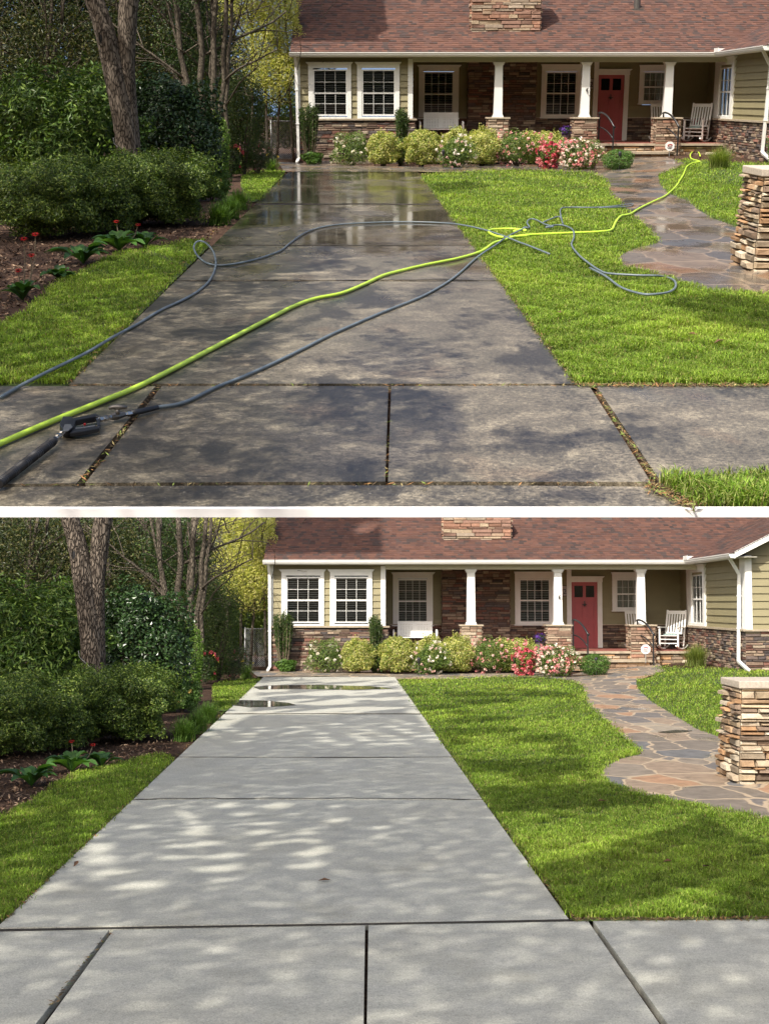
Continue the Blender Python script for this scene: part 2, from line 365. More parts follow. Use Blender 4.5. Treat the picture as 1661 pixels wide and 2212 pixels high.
def clip_tree(o):
    if o.type == 'MESH':
        me = o.data.copy(); o.data = me
        mw = Matrix.Identity(4); q = o; chain = []
        while q: chain.append(q); q = q.parent
        for q in reversed(chain): mw = mw @ local(q)
        v = np.empty(len(me.vertices) * 3, np.float32); me.vertices.foreach_get('co', v); v = v.reshape(-1, 3)
        m = np.array(mw); wv = v @ m[:3, :3].T + m[:3, 3]
        if ((wv[:, 2] - CUT[0]) > wv[:, 1] * CUT[1]).any():
            bm = bmesh.new(); bm.from_mesh(me); inv = mw.inverted()
            co = inv @ Vector((0, 0, CUT[0])); nr = (mw.to_3x3().transposed() @ Vector((0, -CUT[1], 1))).normalized()
            geom = bm.verts[:] + bm.edges[:] + bm.faces[:]
            r = bmesh.ops.bisect_plane(bm, geom=geom, plane_co=co, plane_no=nr, clear_outer=True)
            if len(bm.faces) < 30000:
                ed = [e for e in r['geom_cut'] if isinstance(e, bmesh.types.BMEdge)]
                if ed and 'crown' not in o.name and 'foliage' not in o.name: bmesh.ops.holes_fill(bm, edges=ed, sides=0)
            bm.to_mesh(me); bm.free()
    for ch in list(o.children): clip_tree(ch)

# ================================================================ GROUND, DRIVES, WALKS
def crossed(poly):
    return np.array(poly, float)
def inside(poly, x, y):
    c = np.zeros(len(x), bool); n = len(poly); j = n - 1
    for i in range(n):
        xi, yi = poly[i]; xj, yj = poly[j]
        k = ((yi > y) != (yj > y)) & (x < (xj - xi) * (y - yi) / (yj - yi + 1e-12) + xi); c ^= k; j = i
    return c
def sheet(name, pts, dz, mat, V, step=1.0, thick=0.0, kind='structure'):
    """px outline laid on the terrain; pts may hold several outlines"""
    polys = pts if isinstance(pts[0][0], (list, tuple, np.ndarray)) else [pts]
    bm = bmesh.new()
    for po in polys:
        po = np.array(po, float); g = V.G(po[:, 0], po[:, 1])
        vs = [bm.verts.new((p[0], p[1], 0)) for p in g]
        for t in tessellate_polygon([[Vector((p[0], p[1], 0)) for p in g]]):
            try:
                f = bm.faces.new([vs[i] for i in t]); f.normal_update()
                if f.normal.z < 0: f.normal_flip()
            except ValueError: pass
    ys = [v.co.y for v in bm.verts]; xs = [v.co.x for v in bm.verts]
    if max(xs) > 5 and max(ys) > 27:
        for y in np.arange(28, max(ys), step): bmesh.ops.bisect_plane(bm, geom=bm.verts[:] + bm.edges[:] + bm.faces[:], plane_co=(0, y, 0), plane_no=(0, 1, 0))
        for x in np.arange(5.5, max(xs), step): bmesh.ops.bisect_plane(bm, geom=bm.verts[:] + bm.edges[:] + bm.faces[:], plane_co=(x, 0, 0), plane_no=(1, 0, 0))
    for v in bm.verts: v.co.z = float(terr(v.co.x, v.co.y)) + dz
    if thick:
        r = bmesh.ops.extrude_face_region(bm, geom=bm.faces[:])
        for v in [e for e in r['geom'] if isinstance(e, bmesh.types.BMVert)]: v.co.z += 0
        top = [e for e in r['geom'] if isinstance(e, bmesh.types.BMVert)]
        ts = set(top)
        for v in bm.verts:
            if v not in ts: v.co.z -= thick
        bmesh.ops.recalc_face_normals(bm, faces=bm.faces[:])
    me = bpy.data.meshes.new(name); bm.to_mesh(me); bm.free(); me.materials.append(mat)
    o = bpy.data.objects.new(name, me); COL.objects.link(o)
    if kind: o['kind'] = kind
    if V is VA: o.matrix_world = MA
    return o
def wav(a, b, n=24, amp=1.0, seed=0):
    r = np.random.default_rng(seed); t = np.linspace(0, 1, n); d = r.standard_normal(n).cumsum(); d -= np.linspace(d[0], d[-1], n)
    return [(a[0] + (b[0] - a[0]) * k, a[1] + (b[1] - a[1]) * k + amp * e) for k, e in zip(t, d)]

# base ground of both yards (terrain with the rise towards the porch)
def ground(V, y0, y1, x1, name):
    xs = np.concatenate([[-x1, -60, -30], np.arange(-16, 22, 1.0), [30, 60, x1]]); ys = np.concatenate([[y0], np.arange(math.ceil(y0) + 1, 52, 1.0), [60, 90, y1]])
    X, Y = np.meshgrid(xs, ys); Z = terr(X, Y) - .05; n = len(xs); m = len(ys)
    i = np.arange(m - 1)[:, None] * n; j = np.arange(n - 1)[None]
    F = np.stack([i + j, i + j + 1, i + n + j + 1, i + n + j], -1).reshape(-1, 4)
    b = MB().add(np.stack([X, Y, Z], -1), F); o = b.build(name, M['mulch']); o['kind'] = 'structure'; return o
gB = ground(VB, 1.0, 1500, 600, 'ground')
YE = VA.G(830, 1095)[1]
gA = ground(VA, float(YE) + .002, 170, 60, 'ground'); gA.matrix_world = MA
# white divider band added along the front edge of the upper ground
ze = HA - YE * math.tan(-THA + math.atan((1117.5 - CY) / FPX))
e = MB().box(-30, 30, YE - .04, YE - .001, ze, .0015).build('divider_band', M['edge']); e.matrix_world = MA
tag(e, 'long straight white kerb added between the upper yard and the lower yard', 'divider')

def left_edge(V, y): return (739 - 1.063 * (y - 1303)) if V is VB else (786 - 1.033 * (y - 213))
def right_edge(V, y): return (739 + .713 * (y - 1303)) if V is VB else (786 + .7395 * (y - 213))
def drive(V, rows, mat, curl):
    polys = []
    for i in range(len(rows) - 1):
        (ya, ga), (yb, gb) = rows[i], rows[i + 1]
        a, b = ya + ga, yb - gb
        top = wav((left_edge(V, a), a), (right_edge(V, a), a), 24, .25 if i else 0, 5 + i)
        bot = wav((left_edge(V, b), b), (right_edge(V, b), b), 24, .25, 6 + i)
        if i == len(rows) - 2:
            bot = [(left_edge(V, b + curl[0]), b + curl[0]), (right_edge(V, b) + 2, b)]; pass
        polys.append(top + bot[::-1])
    o = sheet('driveway', polys, .0, mat, V, thick=.1); return o
def joints(V, ys, wd):
    for y, w_ in zip(ys, wd):
        t = wav((left_edge(V, y) + 1, y), (right_edge(V, y) - 1, y), 40, .6 if y in (1728, 606) else .12, int(y)); sheet('expansion_joint', [(a, b - w_) for a, b in t] + [(a, b + w_) for a, b in t][::-1], .0025, M['dirt'], V)
joints(VB, (1543, 1636, 1728), (.9, .45, .55)); joints(VA, (440.5, 529, 606), (1.0, .5, .5))
sheet('expansion_joint', [(-60, 2010), (246, 2004.5), (790, 1996), (1242, 1987), (1242, 1990.5), (790, 2000), (246, 2009), (-60, 2015)], .0025, M['dirt'], VB)
drive(VB, [(1463, 0), (1542, 1.5), (1636, .8), (1728, .9), (1990, 2)], M['dry'], (17, 0))
drive(VA, [(371, 0), (440, 1.6), (529, 1.0), (606, 1.0), (830, 1.6)], M['wet'], (0, 0))
SWB = [[(-260, 2014), (236, 2009.5), (56, 2240), (-700, 2250)], [(246, 2009.5), (788.5, 2000.5), (785, 2240), (78, 2240)],
       [(796, 2000), (1270, 1991), (1443, 2240), (792, 2240)], [(1281, 1990.5), (1960, 1984), (2300, 2240), (1462, 2240)]]
sheet('sidewalk', SWB, .0, M['dry'], VB, thick=.1)
SWA = [[(-200, 834), (336, 833.5), (165, 1044), (-300, 1048)], [(350, 833.5), (839, 833.5), (832, 1040), (184, 1043)],
       [(845, 833.5), (1272, 832.5), (1406, 1041), (838, 1040)], [(1287, 832), (2000, 833), (2200, 1040), (1421, 1031)]]
sheet('sidewalk', SWA, .0, M['wet'], VA, thick=.1)
sheet('drive_apron', [[(-400, 1051), (588, 1045), (1107, 1045.5), (1395, 1048), (1425, 1056), (1455, 1074), (1487, 1095.5), (-400, 1095.5)]], -.008, M['wet'], VA, thick=.05)

# lawns
LB = [(859, 1470), (980, 1466), (1107, 1461), (1180, 1463), (1234, 1470), (1260, 1480), (1270, 1519), (1304, 1552), (1340, 1585), (1389, 1628), (1340, 1640), (1307, 1657),
      (1297, 1674), (1313, 1692), (1340, 1703), (1407, 1720), (1490, 1738), (1540, 1750), (1627, 1763), (1700, 1775), (1900, 1800), (2000, 1980), (1661, 1980), (1240, 1983), (1232, 1975), (1060, 1745), (960, 1608)]
LBR = [(1408, 1440), (1500, 1442), (1661, 1449), (1900, 1458), (1900, 1690), (1661, 1622), (1563, 1594), (1507, 1575), (1457, 1545), (1407, 1515), (1377, 1487), (1374, 1470), (1400, 1462), (1434, 1449)]
LBL = [(553, 1468), (482, 1472), (458, 1483), (462, 1510), (470, 1533), (489, 1534.5), (563, 1466)]
LBN = [(-60, 1790), (28, 1757), (89, 1719), (123, 1692), (191, 1665), (260, 1651), (328, 1631), (352, 1632), (376, 1641), (8, 1987), (-250, 2012), (-300, 1900)]
LA = [(908, 377), (1000, 370), (1107, 365), (1274, 371), (1294, 379), (1310, 386), (1320, 419), (1360, 459), (1394, 489), (1425, 522), (1374, 535), (1340, 549), (1333, 562), (1347, 576),
      (1394, 586), (1440, 600), (1490, 616), (1534, 628), (1627, 635), (1700, 640), (2000, 660), (2100, 829), (1661, 829), (1290, 829), (1246, 827), (1182, 745), (1075, 600)]
LAR = [(1460, 344), (1627, 352), (1661, 353), (1900, 362), (1900, 560), (1661, 505), (1590, 487), (1540, 469), (1507, 449), (1490, 432), (1444, 415), (1428, 395), (1422, 376), (1460, 362), (1484, 351)]
LAL = [(588, 367), (540, 371), (526, 376), (520, 400), (545, 433), (556, 431), (616, 371)]
LAN = [(-60, 730), (33, 687), (55, 677), (106, 626), (140, 602), (191, 581), (243, 551), (328, 534), (413, 517), (436, 519), (452, 527), (146, 826), (-250, 830), (-300, 800)]
LAP = [(1424, 1036), (1661, 1034), (1800, 1034), (1900, 1095), (1495, 1095), (1462, 1071)]
def grass(V, poly, n, seed, hgt=(.030, .058), dens_pow=1.0, cols=None, cat_label='', patchy=.35):
    """blades of turf as one uncountable mass over the lawn's soil"""
    rng = np.random.default_rng(seed); po = np.array(poly, float)
    x0, y0 = po.min(0); x1, y1 = po.max(0); x0 = max(x0, -60); x1 = min(x1, 1720)
    x = rng.uniform(x0, x1, n * 3); y = rng.uniform(y0 - 2, min(y1, 2230) + 2, n * 3); k = inside(poly, x + rng.normal(0, 1, n * 3) * (2 + y % 1090 * .005), y + rng.normal(0, 1, n * 3) * (1.2 + y % 1090 * .0022)); x, y = x[k][:n], y[k][:n]; n = len(x)
    g = V.G(x, y, -.012); dist = g[:, 1]
    # patchy tone that belongs to the turf itself
    ph = rng.uniform(0, 6.28, 8); fr = rng.uniform(.4, 3.5, (8, 2)) * rng.choice([-1, 1], (8, 2))
    tone = sum(np.sin(g[:, 0] * fr[i, 0] + g[:, 1] * fr[i, 1] * .7 + ph[i]) for i in range(8)) / 4
    f2_ = rng.uniform(5, 17, (8, 2)) * rng.choice([-1, 1], (8, 2)); tuftn = sum(np.sin(g[:, 0] * f2_[i, 0] + g[:, 1] * f2_[i, 1] * .8 + ph[i] * 2) for i in range(8)) / 2.8
    keep = rng.random(n) < .80 + .35 * tuftn; g, dist, tone, tuftn = g[keep], dist[keep], tone[keep], tuftn[keep]; n = len(g)
    az = rng.uniform(0, 2 * np.pi, n); lean = rng.uniform(.15, 1.15, n); H = rng.uniform(*hgt, n) * (1 + .15 * tone) * (1 + .2 * tuftn)
    Wd = np.maximum(.0055, .5 * dist / 1386) * rng.uniform(.7, 1.4, n)
    d = np.stack([np.cos(az), np.sin(az), 0 * az], -1); s = np.stack([-np.sin(az), np.cos(az), 0 * az], -1)
    z = np.array([0, 0, 1.]); b0 = g; m_ = g + d * (H * lean * .45)[:, None] + z * (H * .62)[:, None]
    t = g + d * (H * lean * 1.15)[:, None] + z * (H * (1.05 - .35 * lean))[:, None]
    Vv = np.stack([b0 - s * Wd[:, None] * .4, b0 + s * Wd[:, None] * .4, m_ + s * Wd[:, None] * .5, m_ - s * Wd[:, None] * .5, t], 1).reshape(-1, 3)
    i = np.arange(n)[:, None] * 5; Q = i + np.array([0, 1, 2, 3]); T = i + np.array([3, 2, 4])
    c = pick(cols or [(.17, .27, .03), (.21, .32, .035), (.125, .215, .022), (.27, .33, .07)], n, rng, .38) * (1 + .2 * tone[:, None]) * (1 + .14 * tuftn[:, None]) * np.array([1, 1, 1]) + np.maximum(tone, 0)[:, None] * np.array([.03, .012, .004])
    dead = rng.random(n) < .03; c[dead] = (.30, .22, .10)
    mb = MB(); mb.add(Vv, Q, c); mb.add(np.zeros((0, 3)), T - mb.n + 0, c) if False else None
    mb.L.append(T.ravel()); mb.N.append(np.full(n, 3)); mb.C.append(c)
    o = mb.build('grass', M['grass']); o['kind'] = 'stuff'
    if V is VA: o.matrix_world = MA
    return o
for V, poly, n, sd_, lab in ((VB, LB, 300000, 1, 'wide front lawn right of the clean driveway' + LOW), (VB, LBR, 50000, 2, 'small lawn beyond the flagstone walk' + LOW),
        (VB, LBL, 9000, 3, 'far strip of grass left of the driveway' + LOW), (VB, LBN, 75000, 4, 'near wedge of shaded grass left of the driveway' + LOW),
        (VA, LA, 290000, 5, 'wide sunny lawn crossed by hoses' + UP), (VA, LAR, 50000, 6, 'small lawn beyond the wet flagstone walk' + UP),
        (VA, LAL, 9000, 7, 'far strip of grass left of the wet driveway' + UP), (VA, LAN, 75000, 8, 'near wedge of grass left of the wet driveway' + UP)):
    sheet('lawn_soil', poly, -.025, M['turf'], V)
    tag(grass(V, poly, n, sd_), lab, 'grass')
tag(grass(VA, LAP, 5200, 9, (.03, .09), cols=[(.16, .26, .03), (.28, .32, .10), (.10, .19, .02)]), 'ragged grass clump on the verge at the bottom right' + UP, 'grass')

# flagstone walks
PB = [(540, 1448), (700, 1451), (860, 1456), (1100, 1452), (1240, 1456), (1300, 1440), (1310, 1428), (1420, 1428), (1436, 1449), (1374, 1470), (1377, 1487), (1407, 1515), (1457, 1545), (1507, 1575), (1563, 1595), (1661, 1623), (1900, 1700),
      (1900, 1802), (1700, 1776), (1627, 1764), (1540, 1751), (1490, 1739), (1407, 1721), (1340, 1704), (1312, 1693), (1295, 1674), (1306, 1656), (1340, 1639), (1387, 1628), (1340, 1586), (1303, 1553), (1269, 1520), (1259, 1481),
      (1234, 1471), (1180, 1464), (1107, 1462), (980, 1467), (860, 1467), (700, 1461.5), (556, 1461.5)]
sheet('flagstone_path', PB, -.006, M['flag_dry'], VB)
PA = [(600, 349), (700, 352), (860, 358), (1100, 354), (1300, 358), (1352, 345), (1360, 338), (1440, 338), (1484, 351), (1460, 362), (1421, 376), (1427, 396), (1443, 416), (1489, 433), (1506, 450), (1540, 470), (1590, 488), (1661, 506), (1900, 570),
      (1900, 655), (1700, 642), (1627, 636), (1534, 629), (1490, 617), (1440, 601), (1394, 587), (1346, 577), (1332, 562), (1339, 549), (1374, 534), (1423, 522), (1393, 490), (1359, 460), (1319, 420), (1309, 387), (1293, 380), (1273, 372), (1107, 366), (1000, 371), (906, 369.5), (760, 369.5), (614, 369.5)]
sheet('flagstone_path', PA, -.006, M['flag_wet'], VA)
for pl in ([(498, 1517), (520, 1513), (570, 1514), (625, 1519), (640, 1524), (600, 1527), (540, 1529), (500, 1524)], [(545, 1484), (600, 1481), (690, 1480), (800, 1483), (850, 1488), (760, 1491), (640, 1489), (560, 1490)]):
    sheet('puddle', pl, .004, M['water'], VB)
sheet('puddle', [(1420, 1582), (1460, 1577), (1500, 1578), (1480, 1582), (1440, 1584)], .002, M['water'], VB)

# mulch chips
def chips(V, poly, n, seed):
    rng = np.random.default_rng(seed); po = np.array(poly, float); x0, y0 = po.min(0); x1, y1 = po.max(0)
    x = rng.uniform(x0, x1, n); y = rng.uniform(y0, y1, n); k = inside(poly, x, y); g = V.G(x[k], y[k], -.035); n = len(g)
    nr = rng.standard_normal((n, 3)) * .45 + np.array([0, 0, 1]); mb = MB()
    leaf_add(mb, g, nr, .075, .022, pick([(.10, .055, .034), (.05, .028, .018), (.20, .12, .075), (.30, .21, .14)], n, rng, .3), rng, .1)
    o = mb.build('mulch_chips', M['stone']); o['kind'] = 'stuff'
    if V is VA: o.matrix_world = MA
    return tag(o, ('bark mulch in the planting beds' + (UP if V is VA else LOW)), 'mulch')
chips(VB, [(-20, 1560), (400, 1560), (470, 1530), (480, 1470), (700, 1440), (1640, 1436), (1640, 1452), (1300, 1462), (700, 1456), (480, 1535), (360, 1640), (120, 1700), (-20, 1780)], 26000, 3)
chips(VA, [(-20, 450), (400, 450), (540, 430), (560, 370), (700, 340), (1640, 338), (1640, 354), (1300, 364), (700, 356), (560, 436), (440, 525), (140, 606), (-20, 700)], 26000, 4)
def clippings(V, runs, seed, lab):
    rng = np.random.default_rng(seed); G_ = []
    for (a, b, n, sx, sy) in runs:
        t = rng.random(n); x = a[0] + (b[0] - a[0]) * t + rng.normal(0, sx, n); y = a[1] + (b[1] - a[1]) * t + rng.normal(0, sy, n); G_.append(V.G(x, y, .007))
    g = np.concatenate(G_); n = len(g); mb = MB(); leaf_add(mb, g, rng.standard_normal((n, 3)) * .3 + [0, 0, 1], .05, .008, pick([(.30, .24, .11), (.16, .10, .05), (.20, .27, .06), (.10, .07, .04), (.38, .20, .08)], n, rng, .3), rng, .1)
    o = mb.build('clippings', M['stone']); tag(o, lab, 'clippings', kind='stuff')
    if V is VA: o.matrix_world = MA
clippings(VB, [((860, 1470), (1240, 1984), 900, 3, 2), ((1240, 1986), (1661, 1984), 700, 3, 2), ((553, 1468), (8, 1990), 700, 3, 2), ((240, 2008), (106, 2178), 60, 3, 2), ((1285, 1692), (1661, 1770), 250, 3, 2), ((1264, 1480), (1388, 1630), 200, 3, 2)], 61, 'dry grass clippings along the lawn edges' + LOW)
clippings(VA, [((905, 374), (1246, 829), 900, 3, 2), ((1246, 830), (1661, 831), 900, 3, 2), ((588, 367), (146, 828), 700, 3, 2), ((345, 834), (175, 1044), 130, 3, 2), ((1280, 832), (1414, 1035), 280, 2.5, 2), ((40, 1047), (1407, 1043), 110, 3, 1.2), ((842, 836), (835, 1040), 40, 2, 2), ((1400, 1045), (1500, 1095), 300, 8, 6), ((150, 831), (1240, 831), 130, 3, 1.0)], 62, 'dry grass clippings and leaf bits in the joints and along the lawn edges' + UP)
# fallen leaves
def litter(V, pts, seed, labs):
    rng = np.random.default_rng(seed)
    for i, (x, y) in enumerate(pts):
        g = V.G(x, y); mb = MB(); q = g + np.array([0, 0, .035 if inside(LB if V is VB else LA, np.array([x]), np.array([y]))[0] else .012])
        leaf_add(mb, np.array([[0, 0, 0.]]), rng.standard_normal((1, 3)) * .15 + [[0, 0, 1]], .10, .045, pick([(.16, .08, .04), (.22, .12, .07)], 1, rng), rng, .3)
        o = mb.build('fallen_leaf', M['stone'])
        if V is VA: o.matrix_world = MA @ Matrix.Translation(q)
        else: o.location = q
        tag(o, labs[i] + (UP if V is VA else LOW), 'leaf', 'dry brown leaves fallen on the ' + ('upper' if V is VA else 'lower') + ' yard')
litter(VB, [(164, 1870), (701, 1906), (1260, 1694), (1300, 1738), (1442, 1871), (1525, 1882)], 3, ['dry leaf lying near the left edge of the clean driveway', 'dry leaf lying in the middle of the clean driveway', 'dry leaf on the grass just below the flagstone tip', 'dry leaf on the grass under the curve of the walk', 'dry leaf on the shaded grass right of the driveway corner', 'dry leaf on the shaded grass nearest the right edge'])
litter(VA, [(1208, 682), (1410, 700), (1495, 730), (1553, 746), (1395, 601)], 4, ['dry leaf on the lawn left of the hose bend', 'dry leaf on the lawn below the long hose bend', 'dry leaf on the lawn above the dark tree shadow', 'dry leaf on the lawn inside the dark tree shadow', 'dry leaf on the grass inside the large hose bend'])

# ================================================================ THE HOUSE
ZF, ZB_ = 43.4, 46.0
STONE = [(.20, .13, .10), (.27, .19, .14), (.15, .115, .10), (.33, .25, .18), (.24, .12, .09), (.38, .31, .23), (.12, .10, .095)]
PILLAR = [(.46, .36, .24), (.52, .42, .30), (.38, .26, .16), (.30, .22, .16), (.50, .30, .16), (.58, .50, .38)]
def stones(mb, o, u, nrm, W, H, rng, cols=STONE, hr=(.05, .11), wr=(.14, .5), prot=.035, skip=None):
    """stacked ledge stone on the face o + a*u + b*z, sticking out along nrm"""
    o, u, nrm = (np.array(q, float) for q in (o, u, nrm)); z = np.array([0, 0, 1.])
    b = 0
    while b < H - .01:
        h = min(rng.uniform(*hr), H - b); a = -rng.uniform(0, .1) * 0
        while a < W - .005:
            ww = rng.uniform(*wr)
            if W - a - ww < wr[0] * .6: ww = W - a
            p = rng.uniform(.006, prot); g = .005; j = lambda: rng.uniform(-.014, .014)
            A0, A1, B0, B1 = a + g, a + ww - g, b + g * .8, b + h - g * .8
            V = [o + u * A0 + z * B0, o + u * A1 + z * B0, o + u * A1 + z * B1, o + u * A0 + z * B1]
            i = .012
            V += [o + u * (A0 + i + j()) + z * (B0 + i * .7 + abs(j()) * .5) + nrm * (p + j() * .6), o + u * (A1 - i + j()) + z * (B0 + i * .7 + abs(j()) * .5) + nrm * (p + j() * .6),
                  o + u * (A1 - i + j()) + z * (B1 - i * .7 - abs(j()) * .5) + nrm * (p + j() * .6), o + u * (A0 + i + j()) + z * (B1 - i * .7 - abs(j()) * .5) + nrm * (p + j() * .6)]
            F = [[4, 5, 6, 7], [0, 1, 5, 4], [1, 2, 6, 5], [2, 3, 7, 6], [3, 0, 4, 7]]
            if np.cross(u, z) @ nrm < 0: F = [f[::-1] for f in F]
            mb.add(np.array(V), F, pick(cols, 1, rng, .22)[0]); a += ww
        b += h
def stone_box(x0, x1, y0, y1, z0, z1, rng, name, parent, cols=STONE, **k):
    mb = MB(); stones(mb, (x0, y0, z0), (1, 0, 0), (0, -1, 0), x1 - x0, z1 - z0, rng, cols, **k)
    stones(mb, (x0, y0, z0), (0, 1, 0), (-1, 0, 0), y1 - y0, z1 - z0, rng, cols, **k); stones(mb, (x1, y0, z0), (0, 1, 0), (1, 0, 0), y1 - y0, z1 - z0, rng, cols, **k)
    mb.box(x0 + .002, x1 - .002, y0 + .002, y1, z0, z1 - .003, (.06, .05, .04))
    return mb.build(name, M['stone'], parent)

H0 = ZF                                   # house-local origin at (0, ZF, 0)
def hx(x, Y=ZF): return float(VB.P(x, 1300, Y)[0])
def hz(y, Y=ZF): return float(VB.P(830, y, Y)[2])
house = empty('house', 0, ZF, 0)
rng = np.random.default_rng(11)
def laps(mb, o, u, W, z0, z1, nrm, holes=(), ex=.205):
    """lap siding boards over W metres, leaving the window holes (a0, a1, b0, b1)"""
    o, u, nrm = (np.array(q, float) for q in (o, u, nrm)); z = z0
    while z < z1 - .005:
        zt = min(z + ex, z1); segs = [(0, W)]
        for a0, a1, b0, b1 in holes:
            if z < b1 - .01 and zt > b0 + .01:
                ns_ = []
                for s0, s1 in segs:
                    if s0 < a0: ns_.append((s0, min(s1, a0)))
                    if s1 > a1: ns_.append((max(s0, a1), s1))
                segs = [q for q in ns_ if q[1] - q[0] > .01]
        for s0, s1 in segs:
            Z = np.array([0, 0, 1.]); p = lambda a, zz, d: o + u * a + Z * zz + nrm * d
            V = [p(s0, z, .040), p(s1, z, .040), p(s1, zt, .006), p(s0, zt, .006), p(s0, z, .0), p(s1, z, .0)]
            F = [[0, 1, 2, 3], [4, 5, 1, 0]]
            if np.cross(u, Z) @ nrm < 0: F = [f[::-1] for f in F]
            mb.add(np.array(V), F)
        z = zt
def window(name_parent, x0, x1, yt, yb, gx0, gx1, gyt, gyb, hx0, hx1, hyt, hyb, mrail, cols, Y, blinds='blind', sill=True):
    """all in photo units at distance Y (front face); returns hole in metres"""
    X0, X1, Zt, Zb = hx(x0, Y), hx(x1, Y), hz(yt, Y), hz(yb, Y); G0, G1, GT, GB = hx(gx0, Y), hx(gx1, Y), hz(gyt, Y), hz(gyb, Y)
    y = Y - ZF; mb = MB(); f = y - .075
    mb.box(X0, G0 - .045, f, y + .05, Zb + .10, Zt - .002); mb.box(G1 + .045, X1, f, y + .05, Zb + .10, Zt - .002)
    mb.box(X0, X1, f - .004, y + .05, Zb, Zb + .10)
    if sill: mb.box(X0 - .03, X1 + .03, f - .05, y + .04, Zb - .035, Zb + .003)
    A0, A1, HT, HBm = hx(hx0, Y), hx(hx1, Y), hz(hyt, Y), hz(hyb, Y)
    mb.box(X0, X1, f - .006, y + .05, HBm, HT - .085)
    for k in range(4): mb.box(X0 - (X0 - A0) * (k + 1) / 4, X1 + (A1 - X1) * (k + 1) / 4, f - .012 - .016 * k, y + .04, HT - .085 + k * .02, HT - .065 + k * .02 + .0005)
    win = mb.build('window', M['white'], name_parent)
    s = MB(); e = .045
    s.box(G0 - e, G0, f + .02, y + .05, GB - e, GT + e); s.box(G1, G1 + e, f + .02, y + .05, GB - e, GT + e)
    s.box(G0, G1, f + .02, y + .05, GT, GT + e); s.box(G0, G1, f + .02, y + .05, GB - e, GB)
    zm = hz(mrail, Y); s.box(G0, G1, f + .03, y + .05, zm - .025, zm + .025)
    for i in range(1, cols): xx = G0 + (G1 - G0) * i / cols; s.box(xx - .0065, xx + .0065, f + .042, y + .03, GB, zm - .025); s.box(xx - .0065, xx + .0065, f + .042, y + .03, zm + .025, GT)
    for zz in ((GB + zm) / 2, (GT + zm) / 2): s.box(G0, G1, f + .044, y + .028, zz - .0065, zz + .0065)
    s.build('sash', M['white'], win)
    g = MB().add([(G0, f + .06, GB), (G1, f + .06, GB), (G1, f + .06, GT), (G0, f + .06, GT)], [[0, 1, 2, 3]]); g.build('pane', M['glass'], win)
    b = MB()
    if blinds == 'blind':
        z = GB + .02
        while z < GT: b.add([(G0, y + .045, z), (G1, y + .045, z), (G1, y + .075, z + .024), (G0, y + .075, z + .024)], [[0, 1, 2, 3]]); z += .058
        b.build('blinds', M['blind'], win)
    elif blinds == 'curtain':
        n = 60; xs = np.linspace(G0, G1, n); ys = y + .08 + .02 * np.sin(np.linspace(0, 60, n)); V = [(a, c, zz) for a, c in zip(xs, ys) for zz in (GB, GT)]
        b.add(V, [[2 * i, 2 * i + 2, 2 * i + 3, 2 * i + 1] for i in range(n - 1)]); b.build('curtain', M['curtain'], win, True)
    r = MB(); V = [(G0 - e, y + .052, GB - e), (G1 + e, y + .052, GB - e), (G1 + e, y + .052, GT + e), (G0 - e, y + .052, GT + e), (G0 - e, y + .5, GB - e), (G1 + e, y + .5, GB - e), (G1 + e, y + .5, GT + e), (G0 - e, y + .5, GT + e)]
    r.add(V, [[4, 5, 6, 7], [0, 1, 5, 4], [1, 2, 6, 5], [2, 3, 7, 6], [3, 0, 4, 7]]); r.build('dark_backing', M['interior'], win)  # near-black box painted in for the unlit room behind the glass
    return (G0 - e, G1 + e, GB - e, GT + e)
zE = hz(1212); zS = hz(1356)                 # eave, stone ledge
XL, XC = hx(586), hx(832)                    # left corner and porch start
XWs = float(VB.P(1471, 1300, ZB_)[0])        # plane of the wing's side wall
# left room
h1 = window(house, 608, 700, 1243.4, 1355.5, 621, 688.5, 1249.5, 1343, 603, 704, 1230, 1243.4, 1297, 3, ZF, sill=False)
h2 = window(house, 713, 804, 1243.4, 1355.5, 726, 792, 1249.5, 1343, 708, 808, 1230, 1243.4, 1297, 3, ZF, sill=False)
mb = MB(); laps(mb, (XL, 0, 0), (1, 0, 0), XC - XL, zS, hz(1221), (0, -1, 0), [(h[0] - XL, h[1] - XL, h[2], h[3]) for h in (h1, h2)])
laps(mb, (XL, 0, 0), (0, 1, 0), 8, .9, hz(1221), (-1, 0, 0))
# porch back wall
h3 = window(house, 848.6, 934.8, 1250, 1350.7, 861.5, 921, 1254, 1343, 844.7, 939.6, 1236, 1250, 1299, 4, ZB_)
h4 = window(house, 1112, 1196, 1250.7, 1349, 1124, 1185.5, 1254, 1342.5, 1110, 1199, 1234.7, 1250.7, 1297.5, 4, ZB_)
h5 = window(house, 1322, 1392, 1250.7, 1319, 1333, 1381, 1254, 1312, 1320, 1395, 1236, 1250.7, 1283.5, 4, ZB_, 'curtain')
DX0, DX1, DZ0, DZ1 = hx(1234, ZB_), hx(1290, ZB_), hz(1400, ZB_), hz(1257.6, ZB_)
hd = (DX0, DX1, 0, DZ1); yb = ZB_ - ZF
laps(mb, (XC - .2, yb, 0), (1, 0, 0), XWs - XC + .2, hz(1349, ZB_), hz(1224, ZB_), (0, -1, 0), [(h[0] - XC + .2, h[1] - XC + .2, h[2], h[3]) for h in (h3, h4, h5, hd)])
# wall between left room and porch, facing right
laps(mb, (XC, 0, 0), (0, 1, 0), yb, zS, hz(1221), (1, 0, 0))
